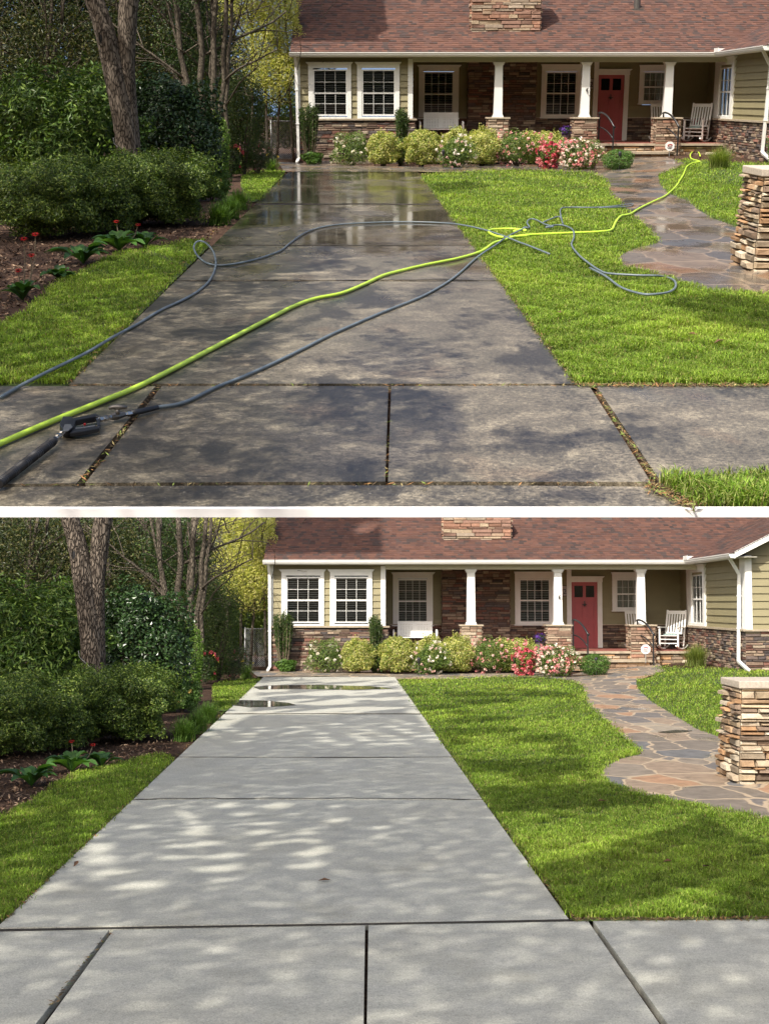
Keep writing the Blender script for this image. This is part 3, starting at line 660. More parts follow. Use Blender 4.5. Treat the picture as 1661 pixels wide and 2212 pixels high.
# wing: side wall facing left, front wall
YW = XWs * FPX / (1611 - CX) * 1.0; yw = YW - ZF
WY = [XWs * FPX / (x - CX) - ZF for x in (1525.5, 1486.5)]; WG = [XWs * FPX / (x - CX) - ZF for x in (1520, 1497)]
zwt = hz(1240, ZB_); zwb = zS + .02
wh = (WG[0] - yw, WG[1] - yw, zwb + .14, zwt - .12)
laps(mb, (XWs, yw, 0), (0, 1, 0), yb - yw, zS, zE - .02, (-1, 0, 0), [wh])
laps(mb, (XWs, yw, 0), (1, 0, 0), 7, zS, zE - .02, (0, -1, 0))
mb.build('wall', M['siding'], house)
# side window of the wing
def wing_window():
    m_ = MB(); x = XWs; y0, y1 = WY; g0, g1 = WG; f = x - .075
    m_.box(f, x + .05, y0, g0 - .03, zwb + .12, zwt - .002); m_.box(f, x + .05, g1 + .03, y1, zwb + .12, zwt - .002)
    m_.box(f - .004, x + .05, y0, y1, zwb, zwb + .12); m_.box(f - .03, x + .04, y0 - .03, y1 + .03, zwb - .03, zwb + .002)
    m_.box(f - .006, x + .05, y0, y1, zwt, zwt + .16)
    for k in range(4): m_.box(f - .012 - .016 * k, x + .04, y0 - .03 * (k + 1), y1 + .03 * (k + 1), zwt + .16 + k * .02, zwt + .1805 + k * .02)
    wn = m_.build('window', M['white'], house); s = MB(); gb, gt = zwb + .14, zwt - .12; zm = (gb + gt) / 2
    for a, b_ in ((g0 - .04, g0), (g1, g1 + .04)): s.box(f + .02, x + .05, a, b_, gb - .04, gt + .04)
    for a, b_ in ((gb - .04, gb), (gt, gt + .04), (zm - .025, zm + .025)): s.box(f + .021, x + .049, g0, g1, a, b_)
    for i in (1, 2): yy = g0 + (g1 - g0) * i / 3; s.box(f + .045, x + .03, yy - .015, yy + .015, gb, zm - .025); s.box(f + .045, x + .03, yy - .015, yy + .015, zm + .025, gt)
    s.box(f + .046, x + .029, g0, g1, (zm + gt) / 2 - .01, (zm + gt) / 2 + .01)
    s.build('sash', M['white'], wn)
    MB().add([(f + .06, g1, gb), (f + .06, g0, gb), (f + .06, g0, gt), (f + .06, g1, gt)], [[0, 1, 2, 3]]).build('pane', M['glass'], wn)
    b = MB(); z = gb
    while z < gt: b.add([(x + .055, g0, z), (x + .055, g1, z), (x + .085, g1, z + .03), (x + .085, g0, z + .03)], [[0, 1, 2, 3]]); z += .05
    b.build('blinds', M['blind'], wn)
    MB().add([(x + .4, g0 - .3, gb - .3), (x + .4, g1 + .3, gb - .3), (x + .4, g1 + .3, gt + .3), (x + .4, g0 - .3, gt + .3)], [[0, 1, 2, 3]]).build('dark_backing', M['interior'], wn)  # near-black sheet in place of the room's darkness
wing_window()
# corner boards and trim
MB().box(XC - .14, XC + .012, -.045, .06, zS + .0, hz(1223)).build('corner_board', M['white'], house); MB().box(XL - .035, XL + .06, -.04, .05, zS, hz(1221)).build('corner_board', M['white'], house)
MB().box(XWs - .045, XWs + .14, yw - .045, yw + .55, zS, zE - .02).build('corner_board', M['white'], house)
mb = MB(); mb.box(hx(1224, ZB_), DX0, yb - .08, yb + .03, DZ0 + .01, hz(1226, ZB_)); mb.box(DX1, hx(1300, ZB_), yb - .08, yb + .03, DZ0 + .01, DZ1 + .002)
mb.box(DX0, hx(1301, ZB_), yb - .085, yb + .03, DZ1, hz(1249, ZB_))
for k in range(3): mb.box(DX0, hx(1302.5 + k * 1.3, ZB_), yb - .095 - .015 * k, yb + .02, hz(1249, ZB_) + .02 * k, hz(1249, ZB_) + .02 * k + .0205)
mb.build('door_frame', M['white'], house)
# door
db = MB(); y0 = yb - .02; st = .12; zz = [DZ0, DZ0 + .22, DZ0 + .86, DZ0 + 1.02, DZ0 + 1.50 + .16, DZ0 + 1.78, DZ1 - .12, DZ1]
xm = (DX0 + DX1) / 2
for a, b_ in ((DX0, DX0 + .10), (xm - .05, xm + .05), (DX1 - .10, DX1)): db.box(a, b_, y0, y0 + .05, DZ0, DZ1)
zr = [(DZ0, DZ0 + .2), (DZ0 + .80, DZ0 + .95), (DZ0 + 1.42 + .1, DZ0 + 1.62 + .05), (DZ1 - .12, DZ1)]
for a, b_ in zr: db.box(DX0 + .1, xm - .05, y0 + .001, y0 + .05, a, b_); db.box(xm + .05, DX1 - .1, y0 + .001, y0 + .05, a, b_)
for pa, pb in ((DZ0 + .2, DZ0 + .80), (DZ0 + .95, DZ0 + 1.52)):
    for xa, xb in ((DX0 + .1, xm - .05), (xm + .05, DX1 - .1)): db.box(xa, xb, y0 + .022, y0 + .05, pa, pb); db.box(xa + .04, xb - .04, y0 + .008, y0 + .03, pa + .05, pb - .05)
door = db.build('door', M['door'], house)
g = MB()
for xa, xb in ((DX0 + .1, xm - .05), (xm + .05, DX1 - .1)): g.box(xa, xb, y0 + .02, y0 + .03, DZ0 + 1.67, DZ1 - .12)
g.build('pane', plain('dark door glass', (.01, .01, .012), .05, var=0), door)
k = MB(); k.box(xm - .012, xm + .012, y0 - .035, y0, DZ0 + 1.36, DZ0 + 1.54); k.ball((xm, y0 - .03, DZ0 + 1.42), (.035, .02, .05)); k.box(xm - .08, xm + .08, y0 - .03, y0 - .005, DZ0 + 1.41, DZ0 + 1.435)
k.build('door_knocker', M['black'], door)
MB().tube([(DX0 + .06, y0, DZ0 + .93), (DX0 + .06, y0 - .06, DZ0 + .93)], [.02, .03], 10).build('door_handle', M['cast'], door, True)
# house number
pz = hz(1278, ZB_); px_ = hx(1217, ZB_)
pl = MB(); n = 14; arc = [(px_ - .24 + .48 * i / n, pz + .14 + .07 * math.sin(math.pi * i / n)) for i in range(n + 1)]
for q, (yy, e_) in enumerate(((yb - .035, .0), (yb - .042, -.02))):
    pts = [(a * 1 + (0 if not q else (px_ - a) * .08), b_ + e_) for a, b_ in arc] + [(px_ + .24 + e_, pz - .16 - e_), (px_ - .24 - e_, pz - .16 - e_)]
    V = [(a, yy, b_) for a, b_ in pts] + [(a, yy + .03, b_) for a, b_ in pts]; m_ = len(pts)
    pl.add(V, [list(range(m_))[::-1]] + [[i, (i + 1) % m_, (i + 1) % m_ + m_, i + m_] for i in range(m_)], (.06, .045, .04) if not q else (.42, .36, .33))
plq = pl.build('house_number', attr('plaque', .5, 5, .1, 0), house)
def glyph(txt, x, y, z, size, mat, name, parent, ext=.004, rotx=R(90), align='CENTER'):
    cu = bpy.data.curves.new('txt', 'FONT'); cu.body = txt; cu.size = size; cu.extrude = ext; cu.align_x = align
    tmp = bpy.data.objects.new('txt', cu); COL.objects.link(tmp); dg = bpy.context.evaluated_depsgraph_get()
    me = bpy.data.meshes.new_from_object(tmp.evaluated_get(dg)); bpy.data.objects.remove(tmp); bpy.data.curves.remove(cu)
    me.materials.clear(); me.materials.append(mat); o = bpy.data.objects.new(name, me); COL.objects.link(o); o.parent = parent; o.location = (x, y, z); o.rotation_euler = (rotx, 0, 0); return o
glyph('21', px_ + .10, yb - .05, pz - .08, .24, M['black'], 'numerals', plq)
# stone
rng = np.random.default_rng(5)
xr = hx(838)
mb = MB(); stones(mb, (XL - .03, -.05, -.05), (1, 0, 0), (0, -1, 0), xr - XL + .03, zS + .0, rng); stones(mb, (XL - .03, -.05, -.05), (0, 1, 0), (-1, 0, 0), 7, zS, rng)
stones(mb, (xr, -.05, 0), (0, 1, 0), (1, 0, 0), yb, zS, rng)
mb.box(XL - .028, xr - .002, -.048, .0, -.1, zS - .003, (.05, .04, .035)); mb.box(XL - .028, XL + .2, -.04, 7, -.1, zS - .004, (.05, .04, .035)); mb.box(xr - .2, xr - .003, -.04, yb, -.1, zS - .004, (.05, .04, .035))
zbs = hz(1351, ZB_)
for a, b_ in ((xr, hx(954, ZB_)), (hx(1098, ZB_), hx(1224, ZB_)), (hx(1300, ZB_), XWs)): stones(mb, (a, yb - .05, .4), (1, 0, 0), (0, -1, 0), b_ - a, zbs - .4, rng)
mb.box(xr, DX0 - .1, yb - .048, yb, .3, zbs - .003, (.05, .04, .035)); mb.box(DX1 + .1, XWs, yb - .048, yb, .3, zbs - .003, (.05, .04, .035))
stones(mb, (XWs - .06, yw - .05, .1), (0, 1, 0), (-1, 0, 0), yb - yw, zS - .1, rng); stones(mb, (XWs - .06, yw - .05, .1), (1, 0, 0), (0, -1, 0), 7, zS - .1, rng)
mb.box(XWs - .058, XWs + .1, yw - .048, yb, 0, zS - .003, (.05, .04, .035)); mb.box(XWs + .1, XWs + 7, yw - .048, yw, 0, zS - .003, (.05, .04, .035))
mb.build('stone_wainscot', M['stone'], house)
stone_box(hx(954, ZB_), hx(1098.6, ZB_), yb - .38, yb, .4, hz(1226, ZB_), rng, 'stone_wall', house)
MB().box(XL - .08, xr + .05, -.11, -.0, zS, zS + .055).build('stone_ledge', M['cap'], house)
mb = MB(); mb.box(XWs - .13, XWs - .03, yw - .12, yb - .1, zS, zS + .055); mb.box(XWs - .03, XWs + 7, yw - .12, yw - .03, zS + .001, zS + .054); mb.build('stone_ledge', M['cap'], house)
mb = MB(); mb.box(hx(1098, ZB_), hx(1224, ZB_), yb - .1, yb - .026, zbs, zbs + .04); mb.build('stone_ledge', M['cap'], house)
MB().box(hx(1300, ZB_), XWs - .13, yb - .1, yb - .026, zbs, zbs + .04).build('stone_ledge', M['cap'], house); MB().box(xr + .05, hx(954, ZB_), yb - .1, yb - .026, zbs, zbs + .04).build('stone_ledge', M['cap'], house)
# beam, ceiling, soffit, gutter
XR_ = XWs; zB1 = hz(1230.4); zc = zB1 + .03
mb = MB(); mb.box(XC - .0, hx(1549), -.12, .12, zB1, hz(1219)); mb.box(hx(567) + .1, XC, -.38, .0, hz(1221), hz(1218)); mb.build('porch_beam', M['beige'], house)
MB().box(XC, XWs, .12, yb, zc + .05, zc + .08).build('porch_ceiling', M['ceil'], house)
def gutter(mb, a, b, out):
    """K-style trough from a to b, out = horizontal outward direction"""
    prof = [(.0, .0), (.10, .0), (.135, .055), (.135, .075), (.155, .105), (.155, .125), (.145, .125), (.145, .108), (.012, .108), (.0, .125)]
    a, b, out = (np.array(q, float) for q in (a, b, out)); m_ = len(prof); V = [p + out * d + np.array([0, 0, h]) for p in (a, b) for d, h in prof]
    F = [[i, (i + 1) % m_, (i + 1) % m_ + m_, i + m_] for i in range(m_)] + [list(range(m_))[::-1], list(range(m_, 2 * m_))]
    mb.add(np.array(V), F)
XE = XWs - .42
gz = hz(1218.5, ZF - .4); mb = MB(); gutter(mb, (hx(567, ZF - .5), -.40, gz), (XE - .02, -.40, gz), (0, -1, 0)); gutter(mb, (XE, -.5, gz), (XE, yw - .45, gz), (-1, 0, 0))
mb.box(hx(567, ZF - .5) + .002, XE + .02, -.402, -.37, gz - .02, gz + .13); mb.box(XE - .002, XE + .03, yw - .45, -.37, gz - .02, gz + .13)
mb.box(hx(1515, ZF - .5), XE - .05, -.56, -.545, gz + .12, gz + .24); mb.box(XE - .165, XE - .15, -1.1, -.52, gz + .12, gz + .24)
mb.build('gutter', M['white'], house)
MB().box(XE + .03, XWs + .2, yw - .4, 0, gz + .02, gz + .04).build('soffit', M['ceil'], house)
def spout(P, name='downspout'):
    m_ = MB()
    for a, b_ in zip(P[:-1], P[1:]): m_.bar(a, b_, .085, .065, up=(0, 1, 0)); m_.ball(b_, .042, n=5)
    for t in (.25, .62): a = Vector(P[1]).lerp(Vector(P[2]), t); m_.box(a.x - .055, a.x + .055, a.y - .045, a.y + .05, a.z - .02, a.z + .02)
    return m_.build(name, M['white'], house)
zd = hz(1448, ZF)
spout([(XL - .07, -.42, gz + .03), (XL - .05, -.13, gz - .30), (XL - .02, -.13, .14), (XL - .06, -.45, .03)])
xd = XWs - .1
spout([(XE - .06, yw - .1, gz + .03), (xd - .03, yw + .25, gz - .42), (xd - .06, yw + .35, .52), (xd - .02, yw - .6, .30)])
# columns on stone piers
def column(x, x2, px0, px1, name='porch_column'):
    c0 = (hx(x) + hx(x2)) / 2; wt, wb = .235 / 2, .27 / 2; zt = zB1; zb = hz(1352.5)
    m_ = MB(); V = [(c0 - wb, -wb, zb + .12), (c0 + wb, -wb, zb + .12), (c0 + wb, wb, zb + .12), (c0 - wb, wb, zb + .12), (c0 - wt, -wt, zt - .1), (c0 + wt, -wt, zt - .1), (c0 + wt, wt, zt - .1), (c0 - wt, wt, zt - .1)]
    m_.add(V, [[0, 1, 5, 4], [1, 2, 6, 5], [2, 3, 7, 6], [3, 0, 4, 7]])
    for d, z0, z1 in ((.175, zt - .04, zt), (.155, zt - .08, zt - .04), (.135, zt - .1, zt - .08), (.155, zb + .07, zb + .12), (.175, zb + .045, zb + .07)): m_.box(c0 - d, c0 + d, -d, d, z0, z1)
    cl = m_.build(name, M['white'], house)
    hw = (hx(px1) - hx(px0)) / 2; pier = stone_box(c0 - hw, c0 + hw, -hw, hw, .1, zb, rng, 'pier', cl, [(.34, .24, .17), (.42, .32, .23), (.27, .18, .13), (.47, .38, .28), (.36, .20, .14)])
    MB().box(c0 - hw - .05, c0 + hw + .05, -hw - .05, hw + .05, zb, zb + .045).build('pier_cap', M['cap'], cl); return c0, cl
column(1008, 1026, 995, 1039.5); c2, col2 = column(1195, 1214, 1174, 1224.5); column(1373, 1394, 1353, 1406)
m_ = MB(); zz_ = hz(1290); m_.tube([(c2 + .03, -.13, zz_ - .02), (c2 + .03, -.2, zz_), (c2 + .06, -.24, zz_ + .06)], .012, 6); m_.ball((c2 + .03, -.16, zz_), (.03, .02, .06), n=6); m_.build('wall_bracket', M['cast'], col2)
# porch floor, steps
zp = hz(1406.5, ZF - .1)
mb = MB(); mb.box(xr, XWs, -.32, yb, zp - .06, zp); mb.build('porch_floor', M['brick'], house)
X5, X6 = hx(1290), hx(1392); zst = zp / 2 + .06
mb = MB(); stones(mb, (xr, -.28, .0), (1, 0, 0), (0, -1, 0), X5 - xr, zp - .1, rng, PILLAR); stones(mb, (X6, -.28, .0), (1, 0, 0), (0, -1, 0), XWs - X6, zp - .1, rng, PILLAR)
stones(mb, (X5, -.32, .1), (1, 0, 0), (0, -1, 0), X6 - X5, zp - .2, rng, PILLAR); stones(mb, (X5, -.75, .05), (1, 0, 0), (0, -1, 0), X6 - X5, zst - .12, rng, [(.36, .2, .1), (.3, .2, .13), (.42, .28, .16)])
mb.box(xr, XWs, -.277, -.1, 0, zp - .061, (.05, .04, .03)); mb.box(X5 + .003, X6 - .003, -.747, -.32, 0, zst - .071, (.05, .04, .03)); mb.build('porch_base', M['stone'], house)
mb = MB(); mb.box(X5 - .05, X6 + .05, -.82, -.322, zst - .07, zst); mb.box(xr, XWs, -.38, -.3205, zp - .07, zp + .003); mb.build('step_tread', M['cap'], house)
# hand rails
def rail(x0, name='handrail'):
    m_ = MB(); ya, yb2 = -.25, -1.0; z0, z1 = zp, float(terr(x0, ZF)) + .02; xa, xb2 = x0, x0 + .34
    top = [(xa - .02, ya + .03, z0 + .94)] + [(xa + (xb2 - xa) * t, ya + (yb2 - ya) * t, z0 + .97 - .42 * t ** 2.1) for t in np.linspace(.08, 1, 12)] + [(xb2 + .05, yb2 - .02, z0 + .50)]
    r_ = empty(name); r_.parent = house
    MB().bar((xa, ya, z0), (xa, ya, z0 + .95), .045, .045).build('rail_post', M['black'], r_); MB().bar((xb2, yb2, z1), (xb2, yb2, z0 + .55), .045, .045).build('rail_post', M['black'], r_)
    MB().tube(top, .032, 8).build('top_rail', M['black'], r_, True)
    MB().tube([(xa + (xb2 - xa) * t, ya + (yb2 - ya) * t, z0 + .50 - .34 * t ** 2) for t in np.linspace(0, 1, 10)], .022, 8).build('lower_rail', M['black'], r_, True)
rail(hx(1235)); rail(hx(1373))
# roof: overlapping courses of tabs
def roof(parent):
    rr = np.random.default_rng(8); pal = [(.128, .064, .048), (.112, .057, .045), (.145, .072, .052), (.098, .055, .046), (.072, .050, .045), (.12, .066, .052)]
    mb = MB(); sl = .5; x0 = hx(569, ZF - .5); zr = gz + .13; ex = .145; run = 6.2; n = int(run / (ex * .894))
    for i in range(n):
        t0 = i * ex * .894; x = x0 - rr.uniform(0, .3)
        while x < XWs + 6:
            wd = rr.uniform(.09, .24); a = max(x, x0); b_ = x + wd
            if b_ > a:
                yv = -.48 + t0; lim = XE - .02 + (t0 + .0)     # valley
                if a < lim + .15:
                    b2 = min(b_, lim + .15); th = rr.uniform(.014, .032); d = rr.uniform(-.008, .008)
                    V = [(a, yv + d, zr + t0 * sl + th), (b2, yv + d, zr + t0 * sl + th), (b2, yv + ex, zr + (t0 + ex) * sl + .006), (a, yv + ex, zr + (t0 + ex) * sl + .006), (a, yv + d, zr + t0 * sl - .002), (b2, yv + d, zr + t0 * sl - .002)]
                    mb.add(V, [[0, 1, 2, 3], [4, 5, 1, 0]], pick(pal, 1, rr, .09)[0])
            x = b_
    # wing slope: rises to the right from the wing's eave
    for i in range(int(4.5 / (ex * .894))):
        t0 = i * ex * .894; y = yw - .5
        lim = -.48 + t0 + .1
        while y < lim:
            wd = rr.uniform(.3, .75); b_ = min(y + wd, lim); th = rr.uniform(.010, .02); xv = XE - .04 + t0
            V = [(xv, y, zr + t0 * sl + th), (xv, b_, zr + t0 * sl + th), (xv + ex, b_, zr + (t0 + ex) * sl + .006), (xv + ex, y, zr + (t0 + ex) * sl + .006), (xv, y, zr + t0 * sl - .002), (xv, b_, zr + t0 * sl - .002)]
            mb.add(V, [[3, 2, 1, 0], [0, 1, 5, 4]], pick(pal, 1, rr, .09)[0]); y = b_
    # decking
    D = -.03; mb.add([(x0, -.4, zr + D), (XWs + 6, -.4, zr + D), (XWs + 6, 5.7, zr + 3.1 + D), (x0, 5.7, zr + 3.1 + D), (x0, 12, zr + D), (XWs + 6, 12, zr + D)], [[0, 1, 2, 3], [3, 2, 5, 4], [0, 3, 4]], (.12, .08, .07))
    o = mb.build('roof', M['roof'], parent)
    # gable end of the wing with its rake board
    g_ = MB(); yr = yw - .48; g_.add([(XE, yr, gz + .0), (XE + 4.5, yr, gz + 2.25), (XE + 4.5, yr, gz + 2.42), (XE, yr, gz + .17), (XE, yr + .03, gz + .0), (XE + 4.5, yr + .03, gz + 2.25), (XE + 4.5, yr + .03, gz + 2.42), (XE, yr + .03, gz + .17)], [[0, 1, 2, 3], [7, 6, 5, 4], [0, 4, 5, 1], [3, 2, 6, 7], [0, 3, 7, 4]])
    g_.build('rake_board', M['white'], o)
    s_ = MB(); s_.add([(XWs, yw - .01, zE - .05), (XWs + 7, yw - .01, zE - .05), (XWs + 7, yw - .01, zE + 3.3), (XWs, yw - .01, zE + .1)], [[0, 1, 2, 3]]); s_.build('gable', M['siding'], o)
    c0, c1 = hx(957, 44.6), hx(1103, 44.6); yc = .88; zc_ = zr + (yc + .48) * sl - .1
    ch = stone_box(c0, c1, yc, yc + 1.0, zc_, zc_ + 2.2, rr, 'chimney', o, [(.42, .30, .21), (.50, .39, .27), (.33, .20, .15), (.52, .42, .32), (.40, .22, .15)], hr=(.06, .13), wr=(.2, .7), prot=.06)
    vx = hx(1307, 46.2); yv = 2.55; zv = zr + (yv + .48) * sl
    v_ = MB(); v_.tube([(vx, yv, zv - .1), (vx, yv, zv + .25)], .11, 14); v_.box(vx - .18, vx + .18, yv - .22, yv - .1, zv - .1, zv - .04); v_.build('vent_pipe', M['cast'], o)
roof(house)
HOUSE_A = (VA.P(CX + 58, 349.5, 45.2), 1.0)
finish(house, 'low tan house with red door, stone wainscot and brown shingle roof', 'house', A=HOUSE_A, tall=True)
def atA(X, Y, z=0):                           # porch things: same spot relative to the house
    p = HOUSE_A[0] + np.array([X, Y - ZF, 0]); return (p, 1.0)

# ---------------------------------------------------------------- things on the porch
def rocking_chair():
    r = empty('rocking_chair'); W = .58
    def part(n, f, m='white', sm=False): b = MB(); f(b); return b.build(n, M[m], r, sm)
    part('seat', lambda b: [b.bar((-W / 2, -.26 + .075 * i, .43 - .008 * i), (W / 2, -.26 + .075 * i, .43 - .008 * i), .06, .02) for i in range(7)])
    part('cushion', lambda b: b.ball((0, -.03, .455), (.26, .25, .045), n=8), 'cushion', True)
    def back(b):
        for i in range(6): x = -.21 + .084 * i; b.bar((x, .22, .50), (x, .40, 1.10), .045, .014, up=(0, 1, 0))
        b.bar((-W / 2, .41, 1.13), (W / 2, .41, 1.13), .03, .10, up=(0, 0, 1)); b.bar((-W / 2, .22, .50), (W / 2, .22, .50), .03, .06)
    part('backrest', back)
    for s in (-1, 1):
        x = s * W / 2
        part('leg', lambda b: b.bar((x, -.27, .10), (x, -.27, .68), .05, .05)); part('leg', lambda b: b.bar((x, .16, .10), (x, .44, 1.20), .05, .045))
        part('armrest', lambda b: b.bar((x, -.34, .69), (x, .30, .67), .085, .024))
        part('rocker', lambda b: b.tube([(x, -.46 + .98 * t, .03 + .42 * (t - .5) ** 2) for t in np.linspace(0, 1, 12)], .028, 6))
        part('stretcher', lambda b: (b.bar((x, -.27, .22), (x, .2, .22), .025, .03), b.bar((x, -.27, .33), (x, .22, .33), .025, .03)))
    part('stretcher', lambda b: (b.bar((-W / 2, -.27, .2), (W / 2, -.27, .2), .025, .03), b.bar((-W / 2, -.27, .32), (W / 2, -.27, .32), .025, .03)))
    return r
rc = rocking_chair(); rc.location = (hx(1452, ZF + .9), ZF + 1.0, zp); rc.rotation_euler.z = R(-32); rc.scale = (1.05,) * 3
rc2 = copy_tree(rc); rc2.location = (hx(1379, ZF + 1.7), ZF + 1.7, zp); rc2.rotation_euler.z = R(6)
finish(rc, 'white slatted rocking chair with cushion standing free on the porch', 'rocking chair', 'rocking chairs on the porch of the lower house', atA(rc.location.x, rc.location.y))
finish(rc2, 'white rocking chair mostly hidden behind the rightmost porch column', 'rocking chair', 'rocking chairs on the porch of the lower house', atA(rc2.location.x, rc2.location.y))
def glider():
    r = empty('glider_bench'); b = MB(); W = 1.06; z0, z1 = .42, .90; y = .25
    def pan(xa, xb, za, zb): b.add([(xa, y + (za - z0) * .25, za), (xb, y + (za - z0) * .25, za), (xb, y + (zb - z0) * .25, zb), (xa, y + (zb - z0) * .25, zb)], [[0, 1, 2, 3]])
    for (ha, hb) in ((-.44, -.06), (.06, .44)):
        n, m_ = 8, 9; cw = (hb - ha) / n; chh = (z1 - .08 - z0 - .02) / m_
        for i in range(n):
            for j in range(m_):
                a, c = ha + i * cw, z0 + .02 + j * chh; q = .34
                pan(a, a + cw * q, c, c + chh); pan(a + cw * (1 - q), a + cw, c, c + chh); pan(a + cw * q, a + cw * (1 - q), c, c + chh * q); pan(a + cw * q, a + cw * (1 - q), c + chh * (1 - q), c + chh)
    pan(-W / 2, -.44, z0, z1 - .08); pan(-.06, .06, z0, z1 - .08); pan(.44, W / 2, z0, z1 - .08); pan(-W / 2, W / 2, z1 - .08, z1); pan(-.44, -.06, z0, z0 + .02); pan(.06, .44, z0, z0 + .02)
    b.build('backrest', M['white'], r); MB().box(-W / 2, W / 2, -.28, .24, .38, .41).build('seat', M['white'], r)
    for s in (-1, 1):
        x = s * (W / 2 + .12); MB().tube([(x, -.3, .1), (x, -.32, .55), (x, -.26, .61), (x, .1, .62), (x, .18, .56), (x, .2, .1)], .028, 8).build('armrest', M['white'], r, True)
        MB().bar((x, -.3, .02), (x, .28, .02), .04, .04).build('base_rail', M['white'], r)
    return r
gl = glider(); gl.location = (hx(896.5, ZF + 1.2), ZF + 1.2, zp); gl.scale = (1.06, 1, 1.0)
finish(gl, 'white metal glider bench with pierced back under the porch window', 'bench', None, atA(gl.location.x, gl.location.y))
pt = empty('flower_pot', hx(1165, ZF + .2), ZF + .1, zp); MB().tube([(0, 0, 0), (0, 0, .22), (0, 0, .25)], [.10, .13, .14], 14).build('pot', M['terra'], pt)
b = MB(); rg = np.random.default_rng(3); p, d = blob_points((0, 0, .36), (.2, .2, .16), 260, rg, .3); leaf_add(b, p, d, .06, .03, pick([(.05, .1, .02), (.04, .08, .02)], len(p), rg), rg); b.build('foliage', M['leaf'], pt)
b = MB(); p, d = blob_points((0, 0, .38), (.22, .22, .18), 160, rg, .8); leaf_add(b, p, d, .05, .05, pick([(.08, .03, .2), (.12, .05, .3)], len(p), rg), rg); b.build('blossoms', M['petal'], pt)
finish(pt, 'pot of purple flowers at the edge of the porch', 'flower pot', None, atA(pt.location.x, pt.location.y))
rb = empty('watering_can', hx(1444, ZF + 1.7), ZF + 1.8, zp + .55); b = MB(); b.tube([(0, 0, 0), (0, 0, .2)], [.09, .08], 12); b.build('body', M['red'], rb); MB().tube([(.07, 0, .03), (.2, 0, .18)], [.02, .012], 8).build('spout', M['red'], rb)
stt = empty('side_table', hx(1444, ZF + 1.7), ZF + 1.8, zp); MB().tube([(0, 0, .52), (0, 0, .55)], .2, 16).build('tabletop', M['black'], stt)
for a in range(4): MB().bar((.14 * math.cos(a * 1.57 + .7), .14 * math.sin(a * 1.57 + .7), 0), (.12 * math.cos(a * 1.57 + .7), .12 * math.sin(a * 1.57 + .7), .52), .025, .025).build('leg', M['black'], stt)
finish(rb, 'small red can on the side table left of the free standing rocking chair', 'can', None, atA(rb.location.x, rb.location.y)); finish(stt, 'small round black side table between the rocking chairs', 'table', None, atA(stt.location.x, stt.location.y))
# yard sign
def yard_sign():
    r = empty('yard_sign'); a = np.arange(8) * math.pi / 4 + math.pi / 8; V = [(.15 * math.cos(t), y, .15 * math.sin(t) + .42) for y in (-.006, .006) for t in a]
    MB().add(V, [list(range(8)), list(range(8, 16))[::-1]] + [[i, i + 8, (i + 1) % 8 + 8, (i + 1) % 8] for i in range(8)]).build('sign_panel', M['signwhite'], r)
    b = MB(); b.tube([(-.07 + .14 * t, -.012, .45 + .035 * math.sin(3.1 * t)) for t in np.linspace(0, 1, 8)], .012, 6); b.box(-.06, .06, -.012, -.007, .415, .428); b.build('emblem', M['red'], r)
    b = MB()
    for i in range(3): b.box(-.08 + .012 * i, .08 - .012 * i, -.011, -.007, .385 - .022 * i, .392 - .022 * i)
    b.build('lettering', M['black'], r); MB().bar((0, .01, 0), (0, .01, .40), .02, .012).build('stake', M['galv'], r); return r
ys = yard_sign(); ys.location = (hx(1392.5, ZF - .9), ZF - .95, .12); ys.scale = (1.02,) * 3
finish(ys, 'small white eight sided sign with red emblem beside the porch steps', 'sign', None, atA(ys.location.x, ys.location.y))
ys.location.z = float(terr(ys.location.x, ys.location.y)) + .07

